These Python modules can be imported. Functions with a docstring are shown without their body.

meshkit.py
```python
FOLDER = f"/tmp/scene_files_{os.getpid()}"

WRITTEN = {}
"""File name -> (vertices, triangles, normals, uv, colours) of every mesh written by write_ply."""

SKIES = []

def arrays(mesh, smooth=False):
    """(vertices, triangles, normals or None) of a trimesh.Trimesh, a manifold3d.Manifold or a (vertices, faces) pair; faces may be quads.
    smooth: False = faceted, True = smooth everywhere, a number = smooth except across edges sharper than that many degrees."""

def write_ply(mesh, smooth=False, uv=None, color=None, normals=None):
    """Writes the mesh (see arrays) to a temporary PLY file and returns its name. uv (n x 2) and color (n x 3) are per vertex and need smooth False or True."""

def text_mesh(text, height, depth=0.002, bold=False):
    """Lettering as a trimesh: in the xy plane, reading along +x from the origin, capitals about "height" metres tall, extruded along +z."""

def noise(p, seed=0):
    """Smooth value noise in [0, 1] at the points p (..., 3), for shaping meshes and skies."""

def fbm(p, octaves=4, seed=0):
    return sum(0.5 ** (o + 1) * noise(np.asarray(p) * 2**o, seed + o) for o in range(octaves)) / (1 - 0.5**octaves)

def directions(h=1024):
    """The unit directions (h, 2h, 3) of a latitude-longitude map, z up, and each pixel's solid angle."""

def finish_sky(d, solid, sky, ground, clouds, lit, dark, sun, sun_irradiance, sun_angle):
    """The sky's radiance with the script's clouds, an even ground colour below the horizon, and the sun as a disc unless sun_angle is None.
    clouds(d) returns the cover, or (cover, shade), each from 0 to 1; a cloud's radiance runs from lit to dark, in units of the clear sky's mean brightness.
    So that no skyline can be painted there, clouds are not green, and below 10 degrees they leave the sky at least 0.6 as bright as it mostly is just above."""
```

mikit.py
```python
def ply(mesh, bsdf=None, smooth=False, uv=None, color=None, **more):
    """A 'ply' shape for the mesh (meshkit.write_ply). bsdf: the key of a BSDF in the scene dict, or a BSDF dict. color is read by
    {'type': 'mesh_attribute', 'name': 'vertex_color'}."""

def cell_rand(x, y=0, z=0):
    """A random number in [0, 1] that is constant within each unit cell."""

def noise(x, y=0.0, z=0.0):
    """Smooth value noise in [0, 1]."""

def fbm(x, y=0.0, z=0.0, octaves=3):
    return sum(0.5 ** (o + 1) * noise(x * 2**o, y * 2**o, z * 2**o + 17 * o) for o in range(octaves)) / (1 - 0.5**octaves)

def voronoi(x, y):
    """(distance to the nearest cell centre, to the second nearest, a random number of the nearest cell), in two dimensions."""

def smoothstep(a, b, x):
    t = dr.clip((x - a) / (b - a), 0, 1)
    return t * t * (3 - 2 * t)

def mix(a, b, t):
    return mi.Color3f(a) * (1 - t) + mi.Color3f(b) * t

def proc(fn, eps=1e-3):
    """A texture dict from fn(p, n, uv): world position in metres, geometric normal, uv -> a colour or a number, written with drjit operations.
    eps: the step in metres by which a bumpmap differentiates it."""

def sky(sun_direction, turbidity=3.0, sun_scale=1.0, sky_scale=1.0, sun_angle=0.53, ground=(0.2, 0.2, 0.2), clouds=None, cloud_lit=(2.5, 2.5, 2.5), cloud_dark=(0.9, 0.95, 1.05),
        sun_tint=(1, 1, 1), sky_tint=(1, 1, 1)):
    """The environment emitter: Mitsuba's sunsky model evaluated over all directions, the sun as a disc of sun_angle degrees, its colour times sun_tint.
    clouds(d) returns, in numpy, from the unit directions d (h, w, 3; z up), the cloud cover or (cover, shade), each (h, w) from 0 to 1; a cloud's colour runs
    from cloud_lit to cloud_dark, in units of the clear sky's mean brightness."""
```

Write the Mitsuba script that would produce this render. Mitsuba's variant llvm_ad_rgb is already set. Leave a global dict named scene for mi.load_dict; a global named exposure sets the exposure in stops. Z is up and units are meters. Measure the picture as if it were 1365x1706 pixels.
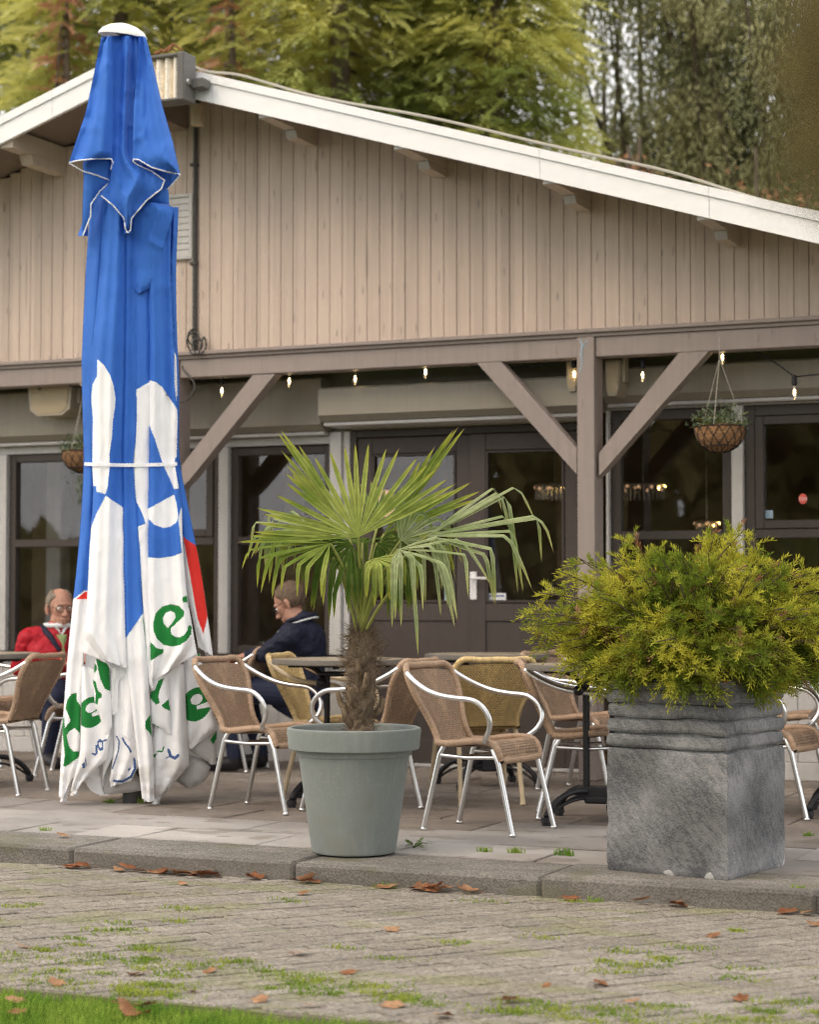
import math, random
import numpy as np, trimesh, drjit as dr, mitsuba as mi, mikit, meshkit
import manifold3d as m3
from manifold3d import Manifold
from shapely.geometry import Polygon, Point, LineString, MultiPolygon
from shapely import contains_xy, affinity
from scipy.spatial import Delaunay, ConvexHull
from scipy.interpolate import CubicSpline
from mikit import noise, fbm, voronoi, cell_rand, smoothstep, mix
T = mi.ScalarTransform4f
RNG = np.random.default_rng(11)
random.seed(5)
scene, labels = {}, {}

# ---------------------------------------------------------------- camera, sky, exposure
FOC, U0, V0, HOR, CAMH = 3350.0, 682.5, 853.0, 995.0, 1.0       # survey of the photograph: focal length and horizon in its pixels
YAW, PIT = math.radians(24.0), math.atan((HOR - V0) / FOC)
_f0 = np.array([-math.sin(YAW), math.cos(YAW), 0.0])
RT, UP = np.array([math.cos(YAW), math.sin(YAW), 0.0]), np.array([0, 0, 1.0])
FW = math.cos(PIT) * _f0 + math.sin(PIT) * UP
U3 = -math.sin(PIT) * _f0 + math.cos(PIT) * UP
CAM = np.array([0, 0, CAMH])
scene['camera'] = {'type': 'thinlens', 'fov': math.degrees(2 * math.atan(682.5 / FOC)), 'fov_axis': 'x', 'near_clip': 0.05, 'far_clip': 400.0,
                   'aperture_radius': 0.0112, 'focus_distance': 7.7,
                   'to_world': T().look_at(origin=CAM.tolist(), target=(CAM + FW).tolist(), up=[0, 0, 1])}
exposure = 3.0
def overcast(d):
    n = meshkit.fbm(d * 3.0, 4, 3)
    return np.ones(d.shape[:2]), np.clip((n - 0.35) * 1.2, 0, 0.6)
scene['sky'] = mikit.sky((-0.40, -0.62, 0.68), turbidity=4, sun_scale=0.13, sun_angle=32, clouds=overcast, cloud_lit=(2.34, 2.3, 2.3), cloud_dark=(1.5, 1.5, 1.52), sun_tint=(1, 0.95, 0.88), ground=(0.18, 0.18, 0.13))

def ray(u, v): return FW + (u - U0) / FOC * RT + (V0 - v) / FOC * U3
def onz(u, v, z=0.0):
    d = ray(u, v); return CAM + d * ((z - CAMH) / d[2])
def at(u, v, Y):
    d = ray(u, v); return CAM + d * (Y / d[1])
def atZ(u, v, Z): return CAM + ray(u, v) * Z

# ---------------------------------------------------------------- naming, labels
def nm(base):
    if base not in labels and base not in scene and not any(k.startswith(base + '__') for k in scene): return base
    i = 1
    while f'{base}_{i:03d}' in labels or f'{base}_{i:03d}' in scene: i += 1
    return f'{base}_{i:03d}'
_cnt = {}
def pn(base):
    n = _cnt.get(base, 0); _cnt[base] = n + 1
    return base if n == 0 else f'{base}_{n:03d}'
def tag(key, label=None, cat=None, group=None, kind=None):
    d = labels.setdefault(key, {})
    if label: d['label'] = label
    if cat: d['category'] = cat
    if group: d['group'] = group
    if kind: d['kind'] = kind
    return key
def ref(m): return {'type': 'ref', 'id': m}
def put(key, geo, mat, smooth=False, uv=None, to_world=None):
    if isinstance(geo, dict): s = {**geo, 'bsdf': ref(mat)}
    else: s = mikit.ply(geo, mat, smooth=smooth, uv=uv)
    if to_world is not None: s['to_world'] = to_world
    scene[key] = s
    return key
def part(parent, name, geo, mat, smooth=False, uv=None, to_world=None):
    return put(pn(f'{parent}__{name}'), geo, mat, smooth, uv, to_world)

# ---------------------------------------------------------------- geometry
def cat(*gs):
    V, Fs, n = [], [], 0
    for g in gs:
        v, f = (np.asarray(g[0], float), np.asarray(g[1], int)) if isinstance(g, (tuple, list)) else meshkit.arrays(g)[:2]
        if f.shape[1] == 4: f = np.vstack([f[:, [0, 1, 2]], f[:, [0, 2, 3]]])
        V.append(v); Fs.append(f + n); n += len(v)
    return np.vstack(V), np.vstack(Fs)
def hull(pts):
    pts = np.asarray(pts, float); h = ConvexHull(pts); f = h.simplices.copy()
    n = np.cross(pts[f[:, 1]] - pts[f[:, 0]], pts[f[:, 2]] - pts[f[:, 0]])
    flip = (n * h.equations[:, :3]).sum(1) < 0
    f[flip] = f[flip][:, ::-1]
    return pts, f
_S = np.array([[x, y, z] for x in (-1, 1) for y in (-1, 1) for z in (-1, 1)], float)
_CH = None
def box(x0, x1, y0, y1, z0, z1, c=0.0):
    ctr, hs = np.array([(x0 + x1) / 2, (y0 + y1) / 2, (z0 + z1) / 2]), np.array([abs(x1 - x0), abs(y1 - y0), abs(z1 - z0)]) / 2
    if c <= 0:
        f = np.array([[0, 1, 3], [0, 3, 2], [4, 6, 7], [4, 7, 5], [0, 4, 5], [0, 5, 1], [2, 3, 7], [2, 7, 6], [0, 2, 6], [0, 6, 4], [1, 5, 7], [1, 7, 3]])
        return _S * hs + ctr, f
    global _CH
    c = min(c, hs.min() * 0.8)
    P = np.vstack([_S * np.where(np.arange(3) == k, 1, 0) * hs + _S * np.where(np.arange(3) == k, 0, 1) * (hs - c) for k in range(3)])
    if _CH is None:
        q = np.vstack([_S * np.where(np.arange(3) == k, 1, 0) + _S * np.where(np.arange(3) == k, 0, 0.8) for k in range(3)])
        _CH = hull(q)[1]
    return P + ctr, _CH
def prism_y(poly, y0, y1):
    """polygon [(x, z)], convex, extruded along y"""
    P = np.array(poly, float)
    return hull(np.vstack([np.c_[P[:, 0], np.full(len(P), y0), P[:, 1]], np.c_[P[:, 0], np.full(len(P), y1), P[:, 1]]]))
def spline(P, n):
    P = np.asarray(P, float); t = np.r_[0, np.cumsum(np.linalg.norm(np.diff(P, axis=0), axis=1))]
    return CubicSpline(t, P, axis=0)(np.linspace(0, t[-1], n))
def tube(P, r, sides=8, caps=True):
    P = np.asarray(P, float); n = len(P); r = np.broadcast_to(r, (n,))
    t = np.gradient(P, axis=0); t /= np.linalg.norm(t, axis=1, keepdims=True) + 1e-12
    a = np.cross(t[0], [0, 0, 1.0] if abs(t[0][2]) < 0.9 else [1.0, 0, 0]); A = []
    for k in range(n):
        a = a - t[k] * (a @ t[k]); a = a / (np.linalg.norm(a) + 1e-12); A.append(a)
    A = np.array(A); B = np.cross(t, A); ang = np.arange(sides) * 2 * np.pi / sides
    V = P[:, None] + r[:, None, None] * (np.cos(ang)[None, :, None] * A[:, None] + np.sin(ang)[None, :, None] * B[:, None])
    i, j = np.meshgrid(np.arange(n - 1), np.arange(sides), indexing='ij')
    q = np.stack([i * sides + j, i * sides + (j + 1) % sides, (i + 1) * sides + (j + 1) % sides, (i + 1) * sides + j], -1).reshape(-1, 4)
    F = np.vstack([q[:, [0, 1, 2]], q[:, [0, 2, 3]]]); V = V.reshape(-1, 3)
    if caps:
        k = np.arange(sides); m = len(V)
        V = np.vstack([V, P[:1], P[-1:]])
        F = np.vstack([F, np.c_[np.full(sides, m), (k + 1) % sides, k], np.c_[np.full(sides, m + 1), (n - 1) * sides + k, (n - 1) * sides + (k + 1) % sides]])
    return V, F
def bar(p, q, w, h, side=None):
    """rectangular bar from p to q, w across 'side', h across the third direction"""
    p, q = np.asarray(p, float), np.asarray(q, float); t = (q - p) / np.linalg.norm(q - p)
    s = np.asarray(side if side is not None else ([0, 1, 0] if abs(t[1]) < 0.9 else [1, 0, 0]), float); s = s - t * (s @ t); s /= np.linalg.norm(s); o = np.cross(t, s)
    return hull([b + s * w / 2 * i + o * h / 2 * j for b in (p, q) for i in (-1, 1) for j in (-1, 1)])
def lathe(prof, n=32, center=(0, 0, 0)):
    prof = np.asarray(prof, float); a = np.arange(n) * 2 * np.pi / n
    V = np.stack([prof[:, None, 0] * np.cos(a), prof[:, None, 0] * np.sin(a), np.broadcast_to(prof[:, None, 1], (len(prof), n))], -1).reshape(-1, 3) + np.asarray(center)
    i, j = np.meshgrid(np.arange(len(prof) - 1), np.arange(n), indexing='ij')
    q = np.stack([i * n + j, i * n + (j + 1) % n, (i + 1) * n + (j + 1) % n, (i + 1) * n + j], -1).reshape(-1, 4)
    return V, np.vstack([q[:, [0, 1, 2]], q[:, [0, 2, 3]]])
def grid(fn, us, vs):
    """surface from fn(U, V) -> (..., 3); returns (V, F), uv grid order u-major"""
    Ug, Vg = np.meshgrid(us, vs, indexing='ij'); P = fn(Ug, Vg).reshape(-1, 3); n, m = Ug.shape
    i, j = np.meshgrid(np.arange(n - 1), np.arange(m - 1), indexing='ij')
    q = np.stack([i * m + j, (i + 1) * m + j, (i + 1) * m + j + 1, i * m + j + 1], -1).reshape(-1, 4)
    return P, np.vstack([q[:, [0, 1, 2]], q[:, [0, 2, 3]]])
def xf(g, rot=0.0, loc=(0, 0, 0), s=1.0):
    c, q = math.cos(rot), math.sin(rot)
    return np.asarray(g[0]) @ np.array([[c, q, 0], [-q, c, 0], [0, 0, 1]]) * s + np.asarray(loc), g[1]
def rhombi(c, d, s, L, W, fold=0.0):
    """leaf quads: centre base c, unit direction d, side vector s, length L, width W -> two triangles each"""
    c, d, s = (np.asarray(x, float) for x in (c, d, s)); L = np.broadcast_to(L, len(c))[:, None]; W = np.broadcast_to(W, len(c))[:, None]
    V = np.stack([c, c + d * L * 0.5 + s * W / 2, c + d * L, c + d * L * 0.5 - s * W / 2], 1).reshape(-1, 3)
    k = np.arange(len(c))[:, None] * 4
    return V, np.vstack([k + [0, 1, 2], k + [0, 2, 3]])
def unit(v): return v / (np.linalg.norm(v, axis=-1, keepdims=True) + 1e-12)
def sph(p, r, n=16): return (trimesh.creation.icosphere(2 if n > 12 else 1, r).vertices + np.asarray(p), trimesh.creation.icosphere(2 if n > 12 else 1, r).faces)
def body(bones, edge=0.02, taubin=8, extra=()):
    """one continuous surface from tapered bones (p0, r0, p1, r1)"""
    ms = []
    for p0, r0, p1, r1 in bones:
        a = np.asarray(Manifold.sphere(1.0, 20).to_mesh().vert_properties[:, :3])
        ms.append(Manifold.hull_points(np.vstack([a * r0 + np.asarray(p0), a * r1 + np.asarray(p1)])))
    ms += list(extra)
    m = Manifold.batch_boolean(ms, m3.OpType.Add).refine_to_length(edge)
    q = m.to_mesh(); t = trimesh.Trimesh(q.vert_properties[:, :3], q.tri_verts, process=True)
    if taubin: trimesh.smoothing.filter_taubin(t, iterations=taubin)
    return t.vertices, t.faces
def ellip(p, rx, ry, rz, R=None):
    m = Manifold.sphere(1.0, 24).scale([rx, ry, rz])
    v = np.asarray(m.to_mesh().vert_properties[:, :3])
    if R is not None: v = v @ np.asarray(R).T
    return Manifold.hull_points(v + np.asarray(p))

# ---------------------------------------------------------------- materials
def M(name, color, rough=0.6, spec=0.3, metal=0.0, bump=None, two=True, **kw):
    c = {'type': 'rgb', 'value': list(color)} if not isinstance(color, dict) else color
    b = {'type': 'principled', 'base_color': c, 'roughness': rough, 'metallic': metal, 'specular': spec, **kw}
    if bump is not None: b = {'type': 'bumpmap', 'arbitrary': bump[0], 'scale': bump[1], 'nested': b}
    scene[name] = {'type': 'twosided', 'nested': b} if two else b
    return name
def P(fn, eps=1e-3): return mikit.proc(fn, eps)
def painted(col, pitch=None, amp=0.10, knots=0.0):
    def fn(p, n, uv):
        b = cell_rand(dr.floor(p.x / pitch + 1000.0)) if pitch else mi.Float(0.5)
        st = fbm(p.x * 60, p.y * 60, p.z * 2.2, 3)
        big = fbm(p.x * 1.3, p.y * 1.3, p.z * 1.1, 3)
        k = 1 + amp * (b - 0.5) + 0.16 * (st - 0.5) + 0.22 * (big - 0.5)
        c = mi.Color3f(col) * k
        d1, d2, r = voronoi((p.x + p.y) * 13 + 7.7 * b, p.z * 2.6)
        nick = (1 - smoothstep(0.04, 0.09, d1 + 0.10 * (noise(p.x * 90, p.y * 90, p.z * 30) - 0.5))) * smoothstep(0.55, 0.7, r)
        drip = smoothstep(0.72, 0.85, fbm(p.x * 45, p.y * 45, p.z * 1.7 + 9.0, 2)) * knots
        return mix(c, mi.Color3f(col) * 0.42, dr.clip(nick * knots * 0.8 + drip * 0.5, 0, 1))
    return P(fn)
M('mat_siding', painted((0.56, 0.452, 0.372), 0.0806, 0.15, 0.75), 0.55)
M('mat_beam', painted((0.30, 0.25, 0.225), None, 0.1, 0.35), 0.55)
M('mat_backing', (0.05, 0.04, 0.032), 0.9)
M('mat_fascia', P(lambda p, n, uv: mi.Color3f(0.86, 0.86, 0.85) * (0.93 + 0.1 * fbm(p.x * 2.5, p.y * 5, p.z * 9, 4))), 0.45)
M('mat_purlin', painted((0.50, 0.43, 0.35), None, 0.05, 0.3), 0.6)
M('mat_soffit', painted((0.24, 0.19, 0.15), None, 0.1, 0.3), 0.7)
M('mat_roof', (0.08, 0.075, 0.07), 0.9)
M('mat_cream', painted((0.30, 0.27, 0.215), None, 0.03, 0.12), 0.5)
M('mat_white_frame', painted((0.50, 0.49, 0.47), None, 0.03, 0.15), 0.45)
M('mat_brown_frame', painted((0.060, 0.049, 0.042), None, 0.05, 0.1), 0.45)
M('mat_door', painted((0.071, 0.057, 0.050), None, 0.05, 0.1), 0.5)
M('mat_plinth', painted((0.50, 0.49, 0.47), 0.18, 0.06, 0.3), 0.6)
M('mat_interior', P(lambda p, n, uv: mi.Color3f(0.22, 0.16, 0.11) * (0.5 + fbm(p.x * 1.2, p.y * 1.2, p.z * 1.6, 3))), 0.8)
M('mat_interior_floor', (0.26, 0.19, 0.13), 0.4)
M('mat_black', (0.018, 0.018, 0.02), 0.42)
M('mat_lamp_case', (0.12, 0.115, 0.105), 0.5)
M('mat_darkgrey', (0.06, 0.058, 0.055), 0.5)
M('mat_steel', (0.60, 0.60, 0.58), 0.35, metal=1.0)
M('mat_band', (0.17, 0.155, 0.135), 0.4)
M('mat_lamp_panel', P(lambda p, n, uv: mi.Color3f(0.90, 0.83, 0.70) * (0.8 + 0.4 * noise(p.x * 60, p.y * 60, p.z * 90))), 0.5)
M('mat_beige', (0.42, 0.34, 0.22), 0.6)
M('mat_tan_plastic', (0.40, 0.35, 0.27), 0.5)
M('mat_wire', (0.42, 0.39, 0.33), 0.6)
scene['mat_glass'] = {'type': 'thindielectric', 'int_ior': 1.5}
scene['mat_bulb_glass'] = {'type': 'thindielectric', 'int_ior': 1.45}
def alu(p, n, uv):
    return mi.Color3f(0.86, 0.865, 0.87) * (0.9 + 0.16 * fbm(p.x * 25, p.y * 25, p.z * 25, 2))
M('mat_aluminium', P(alu), 0.27, metal=1.0)
M('mat_bamboo', P(lambda p, n, uv: mi.Color3f(0.62, 0.50, 0.33) * (0.85 + 0.3 * noise(p.x * 30, p.y * 30, p.z * 16))), 0.4)
def weave(c1, c2):
    def col(p, n, uv):
        a, b = uv.x / 0.0130, uv.y / 0.0095
        par = dr.select((mi.Int32(dr.floor(b)) & 1) == 0, 0.0, 0.5)
        s = dr.abs(dr.sin((a + par) * dr.pi)) * (0.35 + 0.65 * dr.abs(dr.sin(b * dr.pi)))
        r = cell_rand(dr.floor(a + par), dr.floor(b))
        wear = smoothstep(0.70, 0.85, fbm(uv.x * 40, uv.y * 9, 3.0, 2) + 0.15 * r)
        c = mix(c2, c1, smoothstep(0.12, 0.7, s)) * (0.85 + 0.3 * r)
        return mix(c, mi.Color3f(c1) * 1.45, wear * 0.25) * (0.85 + 0.3 * fbm(uv.x * 9, uv.y * 9, 1.0, 2))
    return P(col)
def weave_h(p, n, uv):
    a, b = uv.x / 0.0130, uv.y / 0.0095
    par = dr.select((mi.Int32(dr.floor(b)) & 1) == 0, 0.0, 0.5)
    return dr.abs(dr.sin((a + par) * dr.pi)) * dr.abs(dr.sin(b * dr.pi))
M('mat_wicker', weave((0.46, 0.315, 0.21), (0.05, 0.03, 0.018)), 0.5, bump=(P(weave_h, 5e-4), 0.002))
M('mat_wicker_yellow', weave((0.72, 0.52, 0.23), (0.15, 0.095, 0.035)), 0.5, bump=(P(weave_h, 5e-4), 0.002))
def wrap(c):
    def col(p, n, uv):
        s = dr.abs(dr.sin(uv.y / 0.006 * dr.pi))
        return mi.Color3f(c) * (0.42 + 0.62 * smoothstep(0.0, 0.6, s)) * (0.85 + 0.3 * cell_rand(dr.floor(uv.y / 0.006), 3))
    return P(col)
M('mat_wrap', wrap((0.43, 0.295, 0.20)), 0.45)
M('mat_wrap_yellow', wrap((0.68, 0.50, 0.24)), 0.45)
M('mat_tabletop', P(lambda p, n, uv: mi.Color3f(0.30, 0.25, 0.18) * (0.7 + 0.6 * fbm(p.x * 6, p.y * 40, 0.0, 3))), 0.3)
def fabric(c):
    def col(p, n, uv):
        g = fbm(p.x * 5, p.y * 5, p.z * 5, 3)
        return mi.Color3f(c) * (0.90 + 0.2 * g)
    return P(col)
def weave_f(p, n, uv):
    return fbm(p.x * 22, p.y * 22, p.z * 9, 4) + 0.06 * noise(p.x * 700, p.y * 700, p.z * 700)
def cloth(name, c, rough=0.75): M(name, fabric(c), rough, spec=0.25, bump=(P(weave_f), 0.005), sheen=0.25)
def dirty_white(p, n, uv):
    g = fbm(p.x * 6, p.y * 6, p.z * 5, 3)
    low = (1 - smoothstep(0.05, 0.42, p.z)) * smoothstep(0.42, 0.7, fbm(p.x * 14, p.y * 14, p.z * 14, 3))
    return mix(mi.Color3f(0.86, 0.86, 0.87) * (0.94 + 0.1 * g), (0.50, 0.46, 0.40), low * 0.7)
cloth('mat_cloth_blue', (0.042, 0.155, 0.55))
M('mat_cloth_white', P(dirty_white), 0.75, spec=0.25, bump=(P(weave_f), 0.005), sheen=0.2)
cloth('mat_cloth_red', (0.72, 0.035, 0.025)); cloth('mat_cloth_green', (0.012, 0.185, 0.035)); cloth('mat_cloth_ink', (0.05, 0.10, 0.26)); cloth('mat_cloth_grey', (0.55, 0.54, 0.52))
M('mat_cap', (0.78, 0.76, 0.70), 0.35)
def pot_c(p, n, uv):
    low = smoothstep(0.62, 0.75, fbm(p.x * 5, p.y * 5, p.z * 5, 4))
    sp = dr.maximum(smoothstep(0.66, 0.78, fbm(p.x * 90, p.y * 90, p.z * 90, 2)), smoothstep(0.60, 0.80, fbm(p.x * 38, p.y * 38, p.z * 2.0, 3)))
    c = mi.Color3f(0.205, 0.228, 0.215) * (0.88 + 0.24 * fbm(p.x * 7, p.y * 7, p.z * 3.0, 4)) * (0.96 + 0.08 * noise(p.x * 160, p.y * 160, p.z * 10))
    return mix(mix(c, (0.28, 0.29, 0.27), sp * 0.32), (0.19, 0.18, 0.14), low * 0.3)
M('mat_pot', P(pot_c), 0.55, bump=(P(lambda p, n, uv: noise(p.x * 400, p.y * 400, p.z * 400)), 0.0004))
M('mat_soil', P(lambda p, n, uv: mi.Color3f(0.05, 0.036, 0.025) * (0.5 + fbm(p.x * 60, p.y * 60, p.z * 60, 3))), 0.95)
def stone_b(p):
    a = p.x * 0.8 + p.y * 0.8
    a, z = a * 0.90 + p.z * 0.44, p.z * 0.90 - a * 0.44                      # brushed slantwise
    return 0.6 * fbm(a * 95, z * 26, 2.0, 4) + 0.4 * fbm(a * 190, z * 70, 5.0, 3)
def stone_h(p, n, uv):
    return 0.7 * stone_b(p) + 0.3 * noise(p.x * 230, p.y * 230, p.z * 230) + 0.4 * fbm(p.x * 28, p.y * 28, p.z * 28, 2)
def stone_c(p, n, uv):
    cl = fbm(p.x * 6.5, p.y * 6.5, p.z * 6.5, 4)
    g = noise(p.x * 200, p.y * 200, p.z * 200)
    k = smoothstep(0.22, 0.74, stone_b(p) * 0.5 + cl * 0.5 + 0.30 * (g - 0.5))
    c = mix((0.052, 0.057, 0.065), (0.262, 0.26, 0.258), 0.16 + 0.66 * k) * (0.75 + 0.5 * smoothstep(0.3, 0.65, fbm(p.x * 4 + 9, p.y * 4, p.z * 5, 3)))
    e = fbm(p.x * 34, p.y * 34, 4.0, 4)
    line = 0.052 + 0.045 * (e - 0.5) * 2.0
    chip = (1 - smoothstep(0.004, 0.008, dr.abs(p.z - line))) * smoothstep(0.54, 0.62, fbm(p.x * 14, p.y * 14, 8.0, 3))
    big = (1 - smoothstep(0.0, 0.008, p.z - line)) * smoothstep(0.66, 0.69, fbm(p.x * 17 + 3.1, p.y * 17, p.z * 9, 2))
    return mix(c, (0.62, 0.62, 0.60), dr.clip(chip * 0.12 + big, 0, 1) * 0.7)
M('mat_stone_planter', P(stone_c), 0.8, bump=(P(stone_h), 0.006))
def slab_c(p, n, uv):
    r = cell_rand(dr.floor(p.x / 0.6 + 50.0), dr.floor((p.y - 7.235) / 0.4))
    far = smoothstep(0.40, 0.62, fbm(p.x * 0.9, p.y * 1.6, 7.0, 3))
    st = fbm(p.x * 2.4, p.y * 5, 0.0, 4)
    g = noise(p.x * 330, p.y * 330, p.z * 330)
    c = mix((0.31, 0.288, 0.264), (0.235, 0.213, 0.195), far)
    c = c * (0.86 + 0.22 * r) * (0.75 + 0.5 * st) * (0.9 + 0.2 * g)
    return mix(c, (0.12, 0.10, 0.075), smoothstep(0.62, 0.78, fbm(p.x * 6, p.y * 9, 3.0, 3)) * 0.45)
M('mat_slab', P(slab_c), 0.75, bump=(P(lambda p, n, uv: noise(p.x * 300, p.y * 300, p.z * 300) + 2 * fbm(p.x * 20, p.y * 20, 0.0, 3)), 0.0012))
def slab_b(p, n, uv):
    return slab_c(p, n, uv) * mi.Color3f(0.70, 0.65, 0.61)  # slab colour darkened: roof shade and damp dirt put into the tone
M('mat_slab_brown_shade', P(slab_b), 0.7, bump=(P(lambda p, n, uv: noise(p.x * 300, p.y * 300, p.z * 300) + 2 * fbm(p.x * 20, p.y * 20, 0.0, 3)), 0.0012))
def kerb_c(p, n, uv):
    g = noise(p.x * 420, p.y * 420, p.z * 420)
    c = mi.Color3f(0.155, 0.142, 0.125) * (0.5 + 1.0 * fbm(p.x * 4, p.y * 8, p.z * 8, 4)) * (0.6 + 0.8 * noise(p.x * 170, p.y * 170, p.z * 170))
    return mix(c, (0.11, 0.105, 0.06), smoothstep(0.58, 0.72, fbm(p.x * 5, p.y * 5, p.z * 14, 3)) * 0.5)
M('mat_kerb', P(kerb_c), 0.85, bump=(P(lambda p, n, uv: noise(p.x * 350, p.y * 350, p.z * 350) + fbm(p.x * 40, p.y * 40, p.z * 40, 2)), 0.0015))
BRA = math.radians(52.0); BRC, BRS = math.cos(BRA), math.sin(BRA)       # the rows of bricks run slantwise to the kerb
def brick_c(p, n, uv):
    g, g2 = noise(p.x * 260, p.y * 260, p.z * 260), noise(p.x * 90, p.y * 90, p.z * 90)
    v1, v2, vr = voronoi(p.x * 190, p.y * 120)
    g = 0.45 * g + 0.55 * vr
    br, bt = (-p.x * BRS + p.y * BRC) / 0.065, (p.x * BRC + p.y * BRS) / 0.165
    b = cell_rand(dr.floor(bt + 0.5 * (dr.floor(br) - 2 * dr.floor(br * 0.5))), dr.floor(br))
    c = mix((0.165, 0.146, 0.120), (0.265, 0.238, 0.202), fbm(p.x * 2, p.y * 4, 0.0, 4)) * (0.28 + 1.05 * g + 0.40 * g2) * (0.86 + 0.25 * b)
    moss = smoothstep(0.56, 0.74, fbm(p.x * 3.2 + 3, p.y * 6.5, 5.0, 4))
    sand = smoothstep(0.6, 0.75, fbm(p.x * 2, p.y * 4, 9.0, 3))
    c = mix(c, mi.Color3f(0.22, 0.19, 0.145) * (0.3 + 1.3 * g), sand * 0.45)
    return mix(c, mi.Color3f(0.17, 0.18, 0.055) * (0.6 + 0.7 * g), moss * 0.38)
M('mat_brick', P(brick_c), 0.85, bump=(P(lambda p, n, uv: noise(p.x * 240, p.y * 240, p.z * 240) + 2 * fbm(p.x * 60, p.y * 60, 0.0, 2)), 0.003))
def sand_c(p, n, uv):
    g = noise(p.x * 260, p.y * 260, p.z * 260)
    moss = smoothstep(0.42, 0.6, fbm(p.x * 5, p.y * 8, 2.0, 3))
    return mix(mi.Color3f(0.19, 0.165, 0.125) * (0.6 + 0.7 * g), mi.Color3f(0.12, 0.14, 0.04), moss * 0.7)
M('mat_sand', P(sand_c), 0.95)
M('mat_earth', P(lambda p, n, uv: mix((0.045, 0.06, 0.018), (0.07, 0.095, 0.025), fbm(p.x * 2, p.y * 2, 0.0, 3))), 0.95)
def thin(name, col, trans=0.6, rough=0.5):
    c = {'type': 'rgb', 'value': list(col)} if not isinstance(col, dict) else col
    scene[name] = {'type': 'principledthin', 'base_color': c, 'roughness': rough, 'spec_trans': 0.0, 'diff_trans': trans, 'spec_tint': 0.0, 'eta': 1.4}
def vary(a, b, f, mul=0.35):
    return P(lambda p, n, uv: mix(a, b, smoothstep(0.32, 0.68, fbm(p.x * f, p.y * f, p.z * f, 3))) * (1 - mul / 2 + mul * noise(p.x * f * 9, p.y * f * 9, p.z * f * 9)))
thin('mat_grass', vary((0.14, 0.27, 0.035), (0.29, 0.40, 0.07), 9), 0.7)
thin('mat_moss', vary((0.18, 0.27, 0.04), (0.32, 0.37, 0.07), 14), 0.6)
thin('mat_conifer', vary((0.28, 0.33, 0.10), (0.74, 0.71, 0.25), 1.1), 0.8, 0.7)
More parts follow.
